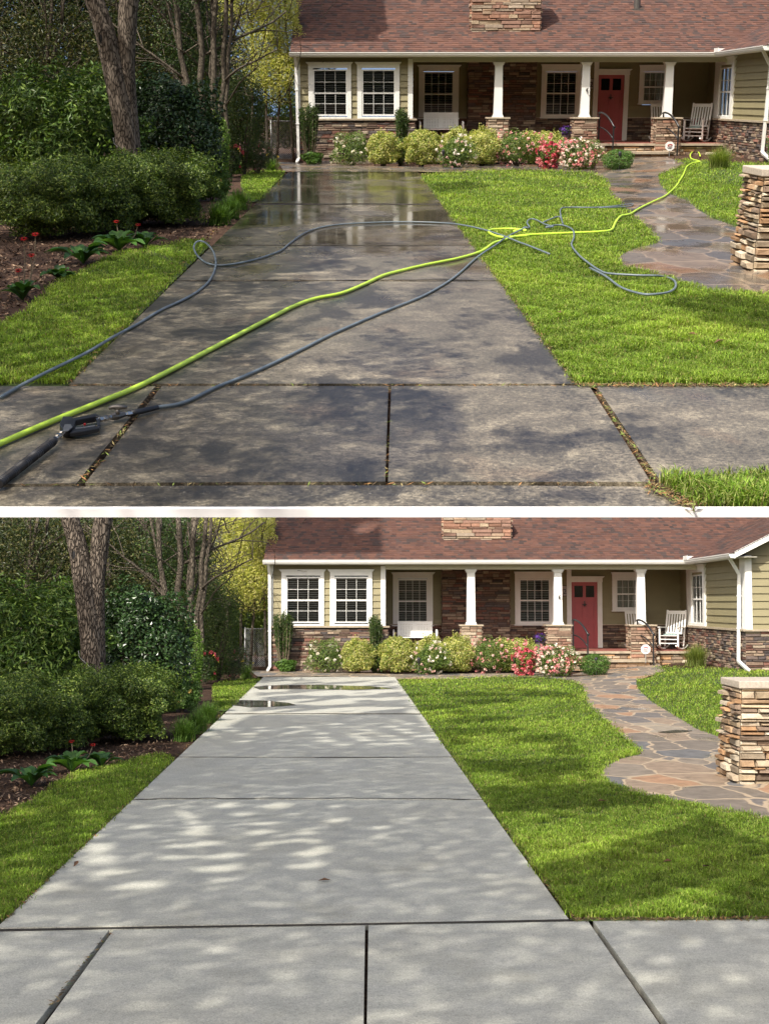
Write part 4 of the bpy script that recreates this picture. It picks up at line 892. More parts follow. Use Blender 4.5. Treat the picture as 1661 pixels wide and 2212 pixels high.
# ---------------------------------------------------------------- plants
def shrub(name, c, rad, n, L, W, cols, seed, mat='leaf', shell=.55, amp=.35, lumps=14, stems=5, q=9, zmin=.02, bloom=None, stemmat='wood_dark', var=.2, box=0.0, shoots=0):
    rg = np.random.default_rng(seed); r = empty(name, c[0], c[1], c[2]); cz = rad[2] * 1.02 if zmin is not None else 0
    p, d = blob_points((0, 0, cz), rad, n, rg, shell, amp, lumps, q, zmin, box)
    if shoots:
        k = rg.choice(np.where(d[:, 2] > -.1)[0], shoots); ex = []
        for i in k:
            u = d[i] * .5 + np.array([0, 0, .8]) + rg.normal(0, .25, 3); u /= np.linalg.norm(u); ln = rg.uniform(.06, .2); t = rg.uniform(0, 1, 16)
            ex.append(p[i] + u * (t * ln)[:, None] + rg.normal(0, .012, (16, 3)))
        ex = np.concatenate(ex); p = np.concatenate([p, ex]); d = np.concatenate([d, np.tile([0, 0, 1.], (len(ex), 1))])
    b = MB(); leaf_add(b, p, d * .8 + rg.standard_normal(p.shape) * .6 + np.array([0, 0, .45]), L, W, pick(cols, len(p), rg, var), rg); b.build('foliage', M[mat], r)
    if stems:
        s = MB()
        for i in range(stems):
            a = rg.uniform(0, 6.28); e = rg.uniform(.3, .85); P = [(rg.normal(0, .04), rg.normal(0, .04), 0), (math.cos(a) * rad[0] * e * .4, math.sin(a) * rad[1] * e * .4, cz * .6), (math.cos(a) * rad[0] * e, math.sin(a) * rad[1] * e, cz * rg.uniform(.9, 1.3))]
            s.tube(P, [rad[0] * .03 + .006, rad[0] * .022 + .004, .004], 5)
        s.build('stems', M[stemmat], r)
    if bloom:
        bb = MB()
        for (bn, bs, bc, (fx0, fx1)) in bloom:
            k = 0
            cen, dd = blob_points((0, 0, cz), np.array(rad) * 1.03, bn * 6, rg, .92, amp, lumps, q, zmin)
            ok = (dd[:, 1] < .35) & (cen[:, 0] > rad[0] * fx0) & (cen[:, 0] < rad[0] * fx1); cen, dd = cen[ok][:bn], dd[ok][:bn]
            m_ = 7; P = np.repeat(cen, m_, 0) + rg.normal(0, bs * .28, (len(cen) * m_, 3)); D = np.repeat(dd, m_, 0) + rg.normal(0, .7, (len(cen) * m_, 3))
            leaf_add(bb, P, D, bs * .85, bs * .8, pick(bc, len(P), rg, .12), rg, .3)
        if bb.V: bb.build('blossoms', M['petal'], r)
    return r
def bpos(x, ybase): g = VB.G(x, ybase); return (float(g[0]), float(g[1]), float(g[2]) - .04)
def at(x, Y): q = VB.P(x, 1300, Y); return (float(q[0]), float(Y), float(terr(q[0], Y)) - .04)
GOLD = [(.42, .44, .10), (.52, .50, .16), (.25, .32, .06), (.17, .25, .04), (.60, .56, .26)]
# golden clipped mounds: (x, top, width px, distance)
for i, (x, yt, wpx, Y, lab) in enumerate(((774, 1380, 72, 42.0, 'golden green rounded shrub farthest left, beside the white roses'), (857, 1374, 80, 41.7, 'golden rounded shrub in front of the left end of the bench'),
        (925, 1369, 68, 42.6, 'golden rounded shrub set back in front of the right end of the bench'), (986, 1370, 86, 42.0, 'golden rounded shrub just left of the first column pier'), (1109, 1374, 112, 42.4, 'widest and flattest golden shrub, behind the pink roses'))):
    X, Y_, z = at(x, Y); top = VB.P(x, yt, Y)[2]; hh = (top - z) / 2; rr_ = wpx / 2 * Y / FPX
    s = shrub('rounded_shrub', (X, Y_, z), (rr_, rr_ * .9, hh * .97), 12000, .05, .030, GOLD, 40 + i, shell=.58, amp=.34, lumps=40, q=20, stems=9, zmin=.1, box=.08, shoots=26, bloom=None)
    finish(s, lab, 'shrub', 'golden clipped shrubs along the porch')
# upright evergreens
def upright(x, yt, yb_, wpx, Y, seed):
    X, Y_, z = at(x, Y); z0 = VB.P(x, yb_, Y)[2]; top = VB.P(x, yt, Y)[2] - z; rg = np.random.default_rng(seed); r = empty('upright_evergreen', X, Y_, z); b = MB(); rad = wpx / 2 * Y / FPX
    s_ = MB(); allp = []
    for i in range(34):
        a = rg.uniform(0, 6.28); e = math.sqrt(rg.random()); fx, fy = rad * e * math.cos(a), rad * e * math.sin(a); h_ = top * rg.uniform(.84, 1.02) * (1 - .10 * e); lo = rg.uniform(.25, .5)
        s_.tube([(fx * .25, fy * .25, 0), (fx * .7, fy * .7, h_ * .4), (fx, fy, h_)], [.016, .012, .004], 5)
        t = rg.uniform(lo, 1, 330); P = np.stack([fx * (.25 + .75 * t), fy * (.25 + .75 * t), h_ * t], -1) + rg.normal(0, .028, (330, 3)); allp.append(P)
    P = np.concatenate(allp); leaf_add(b, P, rg.standard_normal(P.shape), .05, .026, pick([(.055, .10, .022), (.035, .07, .018), (.09, .14, .03)], len(P), rg), rg); b.build('foliage', M['leaf'], r); s_.build('stems', M['twig'], r); return r
finish(upright(614, 1318, 1425, 44, 42.9, 1), 'dark upright evergreen with bare lower stems by the left downspout', 'shrub', 'upright evergreens against the stone wall')
finish(upright(810, 1323, 1402, 32, 42.8, 2), 'narrow upright evergreen in front of the porch corner board', 'shrub', 'upright evergreens against the stone wall')
GR = [(.10, .17, .03), (.07, .13, .025), (.14, .21, .04), (.18, .24, .06)]
WH, PK, RD = [(.82, .78, .62), (.85, .80, .70)], [(.78, .36, .33), (.80, .50, .45), (.72, .22, .25)], [(.58, .07, .10), (.64, .13, .17)]
def bedshrub(x, yt, yb_, wpx, lab, seed, name='rose_bush', cat='rose bush', n=3200, L=.055, W=.034, cols=GR, amp=.5, bloom=None, group=None, zmin=.05, alabel=None, **k):
    X, Y, z = bpos(x, yb_); top = VB.P(x, yt, Y)[2]; hh = (top - z) / 2; rr_ = wpx / 2 * Y / FPX
    s = shrub(name, (X, Y, z), (rr_, rr_ * .8, hh), n, L, W, cols, seed, amp=amp, bloom=bloom, zmin=zmin, **k); return finish(s, lab, cat, group, alabel=alabel)
bedshrub(618, 1421, 1451, 46, 'low leafy green plant at the foot of the left downspout', 60, 'leafy_plant', 'plant', 1600, .07, .045, [(.08, .17, .03), (.12, .22, .04)])
bedshrub(703, 1382, 1453, 100, 'loose bush of creamy white roses, farthest left in the bed', 61, n=4200, bloom=[(38, .075, WH, (-1, 1))], group='rose bushes in the porch bed')
bedshrub(808, 1398, 1453, 76, 'small sparse bush with few pinkish buds between golden shrubs', 62, n=2600, bloom=[(24, .04, [(.6, .4, .3)], (-1, 1))], group='rose bushes in the porch bed')
bedshrub(930, 1392, 1457, 88, 'bush of white and pale pink roses beside a path light', 63, n=3400, bloom=[(34, .07, WH, (-1, 1)), (16, .06, [(.80, .55, .48)], (-1, 1))], group='rose bushes in the porch bed')
bedshrub(990, 1412, 1450, 40, 'small white flowering bush in front of the first pier', 64, n=1500, bloom=[(12, .07, WH, (-1, 1))], group='rose bushes in the porch bed')
bedshrub(1062, 1376, 1454, 110, 'tall loose bush of salmon pink roses left of the red blooms', 65, n=4200, bloom=[(60, .07, PK + [(.8, .58, .5)], (-1, 1))], group='rose bushes in the porch bed')
bedshrub(1132, 1393, 1459, 50, 'bush of deep red roses with pink blooms at its foot', 66, n=1500, bloom=[(34, .12, RD, (-1, 1)), (24, .11, [(.80, .36, .36)], (-1, .6))], group='rose bushes in the porch bed', L=.05)
bedshrub(1205, 1394, 1461, 104, 'widest bush of mixed pink and cream roses left of the green mound', 67, n=4600, bloom=[(64, .085, PK, (-1, 1)), (70, .075, WH + [(.8, .6, .5)], (-1, .8))], group='rose bushes in the porch bed')
bedshrub(1285, 1411, 1459, 72, 'rounded fresh green bush without flowers beside the flagstone walk', 68, 'green_bush', 'shrub', 5200, .04, .024, [(.09, .19, .03), (.13, .24, .05), (.07, .14, .03)], amp=.2)
bedshrub(1640, 1352, 1436, 74, 'green bush with red flowers at the right edge', 69, 'flowering_bush', 'shrub', 4500, .06, .035, GR, bloom=[(18, .09, RD, (-1, 1))])
def tuft(x, yb_, hgt, rad, n, cols, seed, name, lab, cat, W=.012, group=None, lean=1.0, flowers=None, bend=.5, Aonly=None, alabel=None):
    X, Y, z = bpos(x, yb_); rg = np.random.default_rng(seed); r = empty(name, X, Y, z); b = MB()
    az = rg.uniform(0, 6.28, n); base = rg.normal(0, rad * .18, (n, 2)); le = rg.uniform(.1, 1, n) * lean; H = hgt * rg.uniform(.65, 1.08, n); d = np.stack([np.cos(az), np.sin(az), 0 * az], -1); s = np.stack([-np.sin(az), np.cos(az), 0 * az], -1)
    o = np.concatenate([base, np.zeros((n, 1))], 1); rows = []
    for t in (0, .35, .7, 1.0):
        c = o + d * (rad * le * t ** 1.6)[:, None] + np.array([0, 0, 1.]) * (H * (t - bend * le * t ** 3))[:, None]; wv = W * (1 - .75 * t); rows += [c - s * wv / 2, c + s * wv / 2]
    V = np.stack(rows, 1).reshape(-1, 3); i = np.arange(n)[:, None] * 8; F = np.concatenate([i + np.array([0, 1, 3, 2]), i + np.array([2, 3, 5, 4]), i + np.array([4, 5, 7, 6])]); cc = pick(cols, n, rg); b.add(V, F, np.concatenate([cc] * 3)); b.build('blades', M['grass'], r)
    if flowers:
        for (fx, fz, fs, fc) in flowers:
            m_ = MB(); m_.tube([(fx * .3, -.02, 0), (fx * .8, -.05, fz * .6), (fx, -.08, fz)], .006, 5); fl = m_.build('flower_stem', M['twig'], r)
            p = MB(); P = np.tile([[fx, -.1, fz]], (9, 1)) + rg.normal(0, fs * .25, (9, 3)); leaf_add(p, P, rg.normal(0, .5, (9, 3)) + [0, -1, .3], fs, fs * .45, pick([fc], 9, rg, .1), rg); p.build('flower', M['petal'], fl)
    return finish(r, lab, cat, group, alabel=alabel)
tuft(1503, 1436, .72, .62, 900, [(.20, .27, .06), (.30, .33, .10), (.13, .19, .04)], 70, 'ornamental_grass', 'fountain of pale ornamental grass below the rocking chair', 'grass clump', .012, lean=.95)
YL = (.8, .62, .08)
tuft(532, 1463, .46, .34, 260, [(.11, .2, .04), (.16, .26, .06)], 71, 'daylily', 'daylily clump with yellow buds at the far end of the grass strip', 'plant', .02, 'daylilies along the left bed', flowers=[(-.1, .5, .06, YL), (.2, .45, .05, YL)])
tuft(460, 1466, .48, .36, 260, [(.09, .16, .03), (.14, .22, .05)], 72, 'daylily', 'daylily clump with yellow flowers beside the greyish rose bush', 'plant', .02, 'daylilies along the left bed', flowers=[(-.18, .6, .08, YL), (.05, .66, .08, YL), (.2, .5, .07, YL)])
for i, (x, y_, l) in enumerate(((396, 1596, 'lily turf clump nearest the open mulch'), (425, 1580, 'lily turf clump in the middle of the three by the driveway edge'), (450, 1557, 'lily turf clump at the start of the far grass strip'))):
    tuft(x, y_, .42, .34, 420, [(.09, .17, .03), (.13, .23, .045), (.06, .12, .02)], 73 + i, 'lily_turf', l, 'plant', .014, 'lily turf beside the driveway')
# path lights
pl0 = empty('path_light'); MB().bar((0, 0, -.05), (0, 0, .42), .02, .02).build('stake', M['black'], pl0); b = MB(); b.tube([(0, 0, .40), (0, 0, .44), (0, 0, .56), (0, 0, .60)], [.02, .035, .055, .03], 12); b.build('lamp_head', M['black'], pl0, True)
for i, (x, y_, l) in enumerate(((1375, 1458, 'black path light in front of the green bush'), (1111, 1457, 'black path light beside the red roses'), (904.5, 1458, 'black path light in front of the white and pink roses'), (754, 1452, 'black path light right of the white rose bush'))):
    x = 1288 if i == 0 else x
    o = pl0 if i == 0 else copy_tree(pl0); X, Y, z = bpos(x, y_ + 2); o.location = (X, Y, z + .03); o.scale = (.95, .95, .9)
    if i == 0: base_light = o
    else: pass
    globals().setdefault('LIGHTS', []).append((o, l))
for o, l in LIGHTS: finish(o, l, 'path light', 'black path lights along the porch bed')

# ---------------------------------------------------------------- left side planting
DARK = [(.035, .07, .018), (.05, .095, .022), (.025, .05, .014), (.08, .13, .03)]
MID = [(.10, .17, .028), (.07, .13, .022), (.15, .22, .04), (.05, .09, .018)]
def bigshrub(name, x, yt, wpx, Y, n, L, W, cols, seed, lab, mat='leaf', base=0., depth=.8, **k):
    X, Y_, z = at(x, Y); top = VB.P(x, yt, Y)[2]; hh = (top - z - base) / 2; rr_ = wpx / 2 * Y / FPX
    s = shrub(name, (X, Y_, z + base), (rr_, min(rr_ * depth, 1.8), hh), n, L, W, cols, seed, mat, **k); return finish(s, lab, 'shrub', None, tall=True)
bigshrub('rhododendron', 60, 1262, 330, 25.0, 17000, .13, .036, [(.06, .12, .02), (.10, .18, .03), (.04, .08, .014), (.20, .29, .06)], 80, 'large long leaved bright green shrub at the left edge', box=.25, shell=.55, amp=.5, lumps=40, q=22, shoots=90)
bigshrub('camellia', 312, 1256, 210, 27.5, 14000, .09, .048, [(.025, .055, .016), (.035, .075, .02), (.05, .10, .025)], 81, 'big dark glossy shrub right of the forked tree', 'glossleaf', box=.25, amp=.45, shell=.55, lumps=30, q=16, shoots=60)
bigshrub('conifer_shrub', 414, 1340, 56, 30.0, 5500, .05, .02, [(.13, .24, .03), (.10, .19, .025), (.17, .28, .04)], 82, 'narrow bright green feathery shrub right of the dark glossy one', amp=.2)
bigshrub('holly', 472, 1232, 110, 37.5, 8000, .06, .03, [(.04, .075, .016), (.06, .10, .02), (.09, .13, .03)], 83, 'tall dark green bush below the yellow green foliage', amp=.3)
# azalea hedge, each bush its own
for i, (x, yt, w_, Y, l) in enumerate(((-20, 1456, 270, 19.6, 'azalea bush cut by the left edge of the picture'), (100, 1444, 210, 20.5, 'azalea bush second from the left edge'), (205, 1436, 200, 21.7, 'azalea bush in front of the forked trunk'), (292, 1434, 185, 22.0, 'azalea bush at the right end of the low hedge'))):
    X, Y_, z = at(x, Y); top = VB.P(x, yt, Y)[2]; rr_ = w_ / 2 * Y / FPX; hh = (top - z) / 2
    s = shrub('azalea_bush', (X, Y_, z), (rr_, .85, hh * .94), 32000, .05, .02, [(.065, .115, .018), (.10, .165, .026), (.04, .07, .012), (.20, .26, .05)], 90 + i, shell=.45, amp=.55, lumps=60, q=26, stems=14, zmin=.07, stemmat='twig', box=.3, shoots=110)
    finish(s, l, 'shrub', 'azalea bushes of the low hedge')
bigshrub('leafy_rose', 398, 1462, 74, 27.5, 3200, .06, .035, [(.12, .22, .05), (.17, .28, .08), (.08, .15, .03)], 95, 'loose leafy bush between the hedge and the lily turf', amp=.5, bloom=[(10, .06, [(.7, .5, .15)], (-1, 1))])
bigshrub('garden_rose', 505, 1388, 74, 38.0, 2600, .05, .03, [(.11, .14, .07), (.16, .18, .10), (.07, .10, .04)], 96, 'greyish airy rose bush with tiny pink flowers by the side gate', amp=.5, bloom=[(10, .05, [(.6, .15, .2)], (-1, 1))], stemmat='twig')
bigshrub('garden_rose', 446, 1405, 52, 37.0, 1800, .05, .03, DARK, 97, 'dim rose bush with bright red flowers right of the feathery shrub', amp=.5, bloom=[(7, .09, RD, (-1, 1))])

def limb(mb, p, d, L, r, depth, rg, tips, wob=.25):
    P = [np.array(p, float)]; d = np.array(d, float); d /= np.linalg.norm(d); n = 6; dd = d.copy()
    for i in range(n): dd = dd + rg.normal(0, wob * .4, 3); dd /= np.linalg.norm(dd); P.append(P[-1] + dd * L / n)
    rad = np.linspace(r, r * .55, n + 1); mb.tube(P, rad, 7 if depth > 1 else 5)
    tips += [P[-1], P[-3]]
    if depth > 0:
        for k in range(3 if depth > 1 else 4):
            i = rg.integers(2, n + 1); q = dd + rg.normal(0, .65, 3); q[2] = abs(q[2]) * .8 + .1; limb(mb, P[i], q, L * rg.uniform(.5, .75), rad[i] * .6, depth - 1, rg, tips, wob)
def tree(name, x, Y, height, trunks, crown, leafn, L, W, cols, seed, lab, mat='leaf', bark='bark2', spread=1.2, crownlow=.4, cat='tree', group=None, tall=True, twigs=0):
    """trunks: list of (dx, lean x, lean y, radius)"""
    rg = np.random.default_rng(seed); X, Y_, z = at(x, Y); r = empty(name, X, Y_, z); t = MB(); tips = []
    for (dx, lx, ly, rad) in trunks:
        n = 9; P = [(dx + lx * (i / n) ** 1.1 * height * .5 + rg.normal(0, .03), ly * i / n * height * .5, height * .62 * i / n) for i in range(n + 1)]
        t.tube(P, np.linspace(rad, rad * .55, n + 1), 9)
        for k in range(5): i = rg.integers(int(n * crownlow), n + 1); limb(t, P[i], (rg.normal(0, .8), rg.normal(0, .8), rg.uniform(.3, 1)), height * .28, rad * .4, 1, rg, tips)
    t.build('trunk', M[bark], r, True)
    b = MB(); per = leafn // len(crown)
    for (cx_, cy_, cz_, rx, ry, rz_) in crown:
        p, d = blob_points((cx_, cy_, cz_), (rx, ry, rz_), per, rg, .35, .6, 22, 12, .3); leaf_add(b, p, d * .4 + rg.standard_normal(p.shape) + np.array([0, 0, .4]), L, W, pick(cols, len(p), rg), rg)
    b.build('crown', M[mat], r)
    return finish(r, lab, cat, group, tall=tall)
YG = [(.48, .50, .09), (.56, .54, .14), (.34, .39, .06), (.66, .62, .24)]
tree('bamboo_tree', 522, 44.5, 9, [(-.5, .02, 0, .06), (.3, .05, 0, .05), (.8, -.04, 0, .05), (0, .0, 0, .05)], [(0, 0, 4.1, 1.15, .9, 1.6), (-.5, -.2, 5.6, 1.2, 1.0, 1.5), (.45, 0, 4.6, .85, .8, 1.6), (.2, -.1, 2.9, .9, .8, 1.0), (-.3, 0, 7.4, 1.3, 1.2, 1.6)], 34000, .10, .024, YG, 101, 'tall yellow green feathery tree left of the house corner')
tree('background_tree', 592, 48.5, 8, [(0, .0, 0, .12)], [(0, 0, 2.6, 1.3, .8, 1.7), (0, .1, 1.0, 1.2, .7, 1.3), (-.9, 0, 1.3, 1.1, .8, 1.5), (0.2, 0, 5.5, 1.2, 1, 2)], 20000, .09, .04, [(.16, .24, .04), (.24, .30, .06), (.10, .16, .03)], 102, 'mid green tree behind the fence beside the house')
tree('crape_myrtle', 400, 34.5, 9, [(-.35, -.10, 0, .085), (-.12, -.02, 0, .10), (.05, .05, 0, .09), (.2, .09, 0, .08), (.27, .12, 0, .06), (-.2, -.2, 0, .05)], [(-.7, .4, 5.3, 1.3, 1.2, 1.6), (-.2, .3, 6.9, 1.4, 1.2, 1.4), (-.5, 1.2, 3.3, .9, .6, 1.3)], 15000, .08, .035, DARK, 103, 'cluster of smooth pale brown trunks between the two dark masses', spread=1)
BGC = [(.045, .065, .018), (.07, .09, .026), (.025, .04, .012), (.13, .125, .045)]
for i, (x, Y, cz_, rx, l) in enumerate(((20, 40, 3.6, 3.0, 'dim thicket tree at the far left'), (130, 42, 3.5, 2.8, 'dim thicket tree left of the forked trunk'), (230, 46, 3.4, 2.6, 'dim thicket tree behind the forked trunk'), (290, 41, 3.5, 2.0, 'dim twiggy tree right of the forked trunk'), (375, 46, 3.2, 1.9, 'dim tree behind the smooth trunks'), (-90, 45, 3.5, 3.2, 'dim thicket tree beyond the left edge'))):
    tree('thicket_tree', x, Y, 8.5, [(-.6, -.1, 0, .10), (.3, .12, 0, .08), (0, .3, 0, .06), (-.2, -.35, 0, .05)], [(-.8, 0, cz_, rx * .7, 1.3, 2.2), (1.0, .4, cz_ - .4, rx * .7, 1.3, 2.0), (0, .6, cz_ - 1.8, rx, 1.0, 1.4), (0, 0, cz_ + 3, rx, 1.5, 2.0)], 15000, .12, .05, BGC, 110 + i, l, group='thicket trees behind the garden', crownlow=.15)
for i, (x, Y, l) in enumerate(((-40, 43.5, 'very dark evergreen at the far left edge of the backdrop'), (40, 44.5, 'very dark evergreen left of the forked trunk, behind the bright shrub'), (130, 45, 'very dark evergreen just left of the forked trunk top'), (215, 46, 'very dark evergreen directly behind the forked trunk'),
        (300, 46.5, 'very dark evergreen behind the glossy shrub'), (375, 47.5, 'very dark evergreen behind the smooth trunks'), (425, 48.5, 'very dark evergreen behind the tall dark bush'))):
    tree('evergreen_screen', x, Y, 9, [(0, 0, 0, .12)], [(-.3, 0, 1.3, 1.25, .6, 1.6), (.3, .1, 1.6, 1.25, .6, 1.8), (-.2, 0, 3.4, 1.35, .7, 2.0), (.2, 0, 5.6, 1.3, .8, 2.0), (0, .1, 7.9, 1.3, .8, 2.0)], 16000, .15, .07, [(.03, .05, .015), (.045, .07, .02), (.02, .035, .012)], 120 + i, l, group='dark evergreen screen at the back')
# the forked tree
def forked():
    rg = np.random.default_rng(77); Y = 24.0; X, Y_, z = at(205, Y); r = empty('forked_tree', X, Y_, z); m_ = Y / FPX
    def q(x, y): p = VB.P(x, y, Y); return (p[0] - X, p[2] - z)
    def run(pts, rad, n=60):
        xs = np.array([q(x, y) for x, y in pts]); t = np.linspace(0, 1, len(pts)); tt = np.linspace(0, 1, n)
        px = np.interp(tt, t, xs[:, 0]); pz = np.interp(tt, t, xs[:, 1]); rr = np.interp(tt, t, rad)
        for _ in range(4): px[1:-1] = (px[:-2] + px[1:-1] + px[2:]) / 3
        return np.stack([px, 0 * px, pz], -1), rr
    t = MB()
    P, rr = run([(203, 1575), (203, 1520), (201, 1440), (198, 1390), (193, 1340), (183, 1270), (172, 1200), (163, 1160), (150, 1117), (135, 1070), (60, 880)], np.array([36, 29, 25, 24, 23.5, 23, 21.5, 20, 19, 18, 12]) * m_, 90); t.tube(P, rr, 26, rough=.012, rng=rg); tk = t.build('trunk', M['bark'], r, True); t = MB()
    P2, r2 = run([(206, 1570), (207, 1430), (207, 1380), (207, 1330), (208, 1260), (212, 1200), (219, 1140), (224, 1110), (230, 1050), (260, 860)], np.array([24, 20, 19, 18, 17, 19, 20, 20, 19, 12]) * m_, 90); P2[:, 1] += .04; t.tube(P2, r2, 26, rough=.012, rng=rg)
    t.build('trunk', M['bark'], r, True)
    h_ = MB(); hx_, hz_ = q(165, 1198); n = 16; ring = [(hx_ + .055 * math.cos(u), -.155 - .012 * 0, hz_ + .13 * math.sin(u)) for u in np.linspace(0, 2 * math.pi, n)]; h_.tube(ring, .02, 6, caps=False); h_.build('knot_rim', M['bark'], tk, True)
    k_ = MB(); k_.ball((hx_, -.13, hz_), (.045, .04, .12), n=8); k_.build('knot_hole', M['interior'], tk)
    tips = []; br = MB()
    for P_, r_ in ((P, rr), (P2, r2)):
        for k in range(7): i = rg.integers(78, 90); limb(br, P_[i], (rg.normal(0, .7), rg.normal(0, .6), rg.uniform(.2, 1)), 2.2, r_[i] * .5, 1, rg, tips)
    br.build('branch', M['bark'], r, True)
    b = MB()
    for k in range(8):
        c = (rg.normal(-1.4, 1.2), rg.normal(0, 1.3), rg.uniform(5.2, 8.6)); p, d = blob_points(c, (1.3, 1.2, .8), 1500, rg, .3, .6); leaf_add(b, p, rg.standard_normal(p.shape) + [0, 0, .5], .10, .045, pick(DARK, len(p), rg), rg)
    b.build('crown', M['leaf'], r)
    s = MB(); s.tube([(q(203, 1440)[0], -.3, q(203, 1440)[1]), (q(180, 1420)[0], -.32, q(0, 1418)[1]), (q(178, 1400)[0], -.3, q(0, 1405)[1])], .006, 5)
    pp = np.array([[q(rg.uniform(160, 200), 0)[0], -.32, q(0, rg.uniform(1395, 1450))[1]] for _ in range(26)]); leaf_add(s, pp, rg.standard_normal(pp.shape) + [0, -.6, .3], .09, .045, pick([(.2, .32, .05), (.15, .27, .04)], 26, rg), rg); s.build('sprout', M['leaf'], r)
    return r
ft = forked(); finish(ft, 'large forked tree trunk with rough bark and a knot hole', 'tree', tall=True)

# rosette perennials with red daisies
def rosette(x, yb_, size, seed, lab, flowers=(), V=VB, n=17):
    g = V.G(x, yb_); rg = np.random.default_rng(seed); r = empty('gerbera_plant', float(g[0]), float(g[1]), -.04)
    b = MB()
    for i in range(n):
        a = rg.uniform(0, 6.28); L = size * 1.15 * rg.uniform(.7, 1.15); el = rg.uniform(.7, 1.35); W = L * .46; d = np.array([math.cos(a), math.sin(a), 0]); s = np.array([-math.sin(a), math.cos(a), 0]); rows = []
        m_ = 7
        for t in np.linspace(0, 1, m_):
            c = d * L * (math.cos(el) * t + .25 * t * t) + np.array([0, 0, 1]) * L * (math.sin(el) * t - .42 * t ** 3); w_ = W * (math.sin(math.pi * min(1, t * .9 + .08)) ** .7) * (.25 + .75 * t if t < .5 else 1) * rg.uniform(.8, 1.15)
            rows += [c - s * w_ / 2 + [0, 0, w_ * .22], c, c + s * w_ / 2 + [0, 0, w_ * .22]]
        F = [[3 * k + j, 3 * k + j + 1, 3 * k + 4 + j, 3 * k + 3 + j] for k in range(m_ - 1) for j in (0, 1)]
        b.add(np.array(rows), F, pick([(.045, .115, .025), (.065, .15, .03), (.03, .08, .02)], 1, rg)[0])
    b.build('leaves', M['leaf'], r, True)
    for (fx, fy, fz) in flowers:
        st = MB().tube([(fx * .3, 0, .02), (fx * .8, fy, fz * .6), (fx, fy, fz)], .006, 6).build('flower_stem', M['twig'], r)
        p = MB(); k = 16; c = np.array([fx, fy, fz])
        for j in range(k):
            u = j * 2 * math.pi / k; dd = np.array([math.cos(u), math.sin(u) * .8 - .25, .35 * math.sin(u) + .12]); ss = np.array([-math.sin(u), math.cos(u), 0]); p.add([c, c + dd * .025 - ss * .008, c + dd * .048, c + dd * .025 + ss * .008], [[0, 1, 2, 3]], (.40, .012, .012))
        p.ball(c + [0, -.004, .008], .012, (.12, .02, .01), 5); p.build('flower', M['petal'], st)
    return r
def rosB(x, y_, s, seed, lab, fl=()):
    finish(rosette(x, y_, s, seed, lab, fl), lab, 'plant', 'rosette plants in the left mulch bed')
rosB(68, 1692, .36, 1, 'broad leaved green rosette nearest the left edge of the mulch'); rosB(155, 1662, .34, 2, 'middle broad leaved rosette in the mulch below two red daisies', [(-.06, .25, .36), (.22, .22, .32)]); rosB(218, 1655, .30, 3, 'smaller leafy rosette right of the middle one')
for (x, y_, s, fl, l) in ((48, 640, .26, [(-.02, 0, .30), (.10, .1, .44), (.02, .15, .60), (.13, .2, .64)], 'rosette with four tall red daisies at the left edge'), (128, 598, .22, [], 'small low rosette between the red daisies and the grass')):
    g = VA.G(x, y_); r = rosette(x, y_, s, int(x), l, fl, VA); m = Matrix.Translation((float(g[0]), float(g[1]), -.04)); r.matrix_world = MA @ m; tag(r, l + UP, 'plant')
# chain link fence and bamboo stakes near the side gate
def fence():
    r = empty('chain_link_fence', float(VB.P(530, 1300, 46)[0]), 46, 0); W, H = 1.05, 1.25
    for x in (0, W): MB().tube([(x, 0, -.1), (x, 0, H + .05)], .03, 8).build('post', M['galv'], r, True)
    MB().tube([(0, 0, H), (W, 0, H)], .02, 8).build('top_rail', M['galv'], r, True)
    b = MB(); n = 15
    for i in range(-n, 2 * n):
        for s in (1, -1):
            x0 = i * W / n if s > 0 else i * W / n; a, c = x0, x0 + s * H; z0, z1 = 0, H
            xa, za, xb, zb = a, 0, c, H
            for (lo, hi) in ((0, W),):
                def cl(x, z, x2, z2):
                    pts = []
                    for X_ in (lo, hi):
                        if (x - X_) * (x2 - X_) < 0: t = (X_ - x) / (x2 - x); pts.append((X_, z + (z2 - z) * t))
                    if lo <= x <= hi: pts.append((x, z))
                    if lo <= x2 <= hi: pts.append((x2, z2))
                    return pts
                pp = cl(xa, za, xb, zb)
                if len(pp) >= 2: b.bar((pp[0][0], 0, pp[0][1]), (pp[1][0], .003 * s, pp[1][1]), .007, .007)
    b.build('mesh_panel', M['galv'], r); return r
finish(fence(), 'short run of grey chain link fence beside the house', 'fence')
# leaning garden stone pillar at the right
def pillar(V, x0, yb_, yt, seed, lab):
    g = V.G(x0 + 8, yb_); X0, Y0 = float(g[0]), float(g[1]); top = V.P(x0, yt, Y0)[2]; rg = np.random.default_rng(seed); r = empty('stone_pillar', X0, Y0, 0)
    Hh = top - .09; S = .95; mb = MB(); b = 0
    kw = dict(hr=(.045, .095), wr=(.14, .38), prot=.085)
    for i in range(6):
        z0, z1 = Hh * i / 6 - (.05 if i == 0 else 0), Hh * (i + 1) / 6; k = .075 * (i / 6) 
        x_0, x_1 = k, S; y_0, y_1 = k, S
        stones(mb, (x_0, y_0, z0), (1, 0, 0), (0, -1, 0), x_1 - x_0, z1 - z0, rg, PILLAR, **kw); stones(mb, (x_0, y_0, z0), (0, 1, 0), (-1, 0, 0), y_1 - y_0, z1 - z0, rg, PILLAR, **kw); mb.box(x_0 + .003, x_1, y_0 + .003, y_1, z0, z1, (.05, .04, .03))
    mb.build('stone_shaft', M['stone'], r)
    c = MB(); c.box(.03, S + .05, .03, S, Hh, top); cp = c.build('capstone', plain('granite cap', (.46, .40, .33), .8, var=.2, nscale=30, bmp=.006), r)
    bv = cp.modifiers.new('bevel', 'BEVEL'); bv.width = .012; bv.segments = 2
    return r
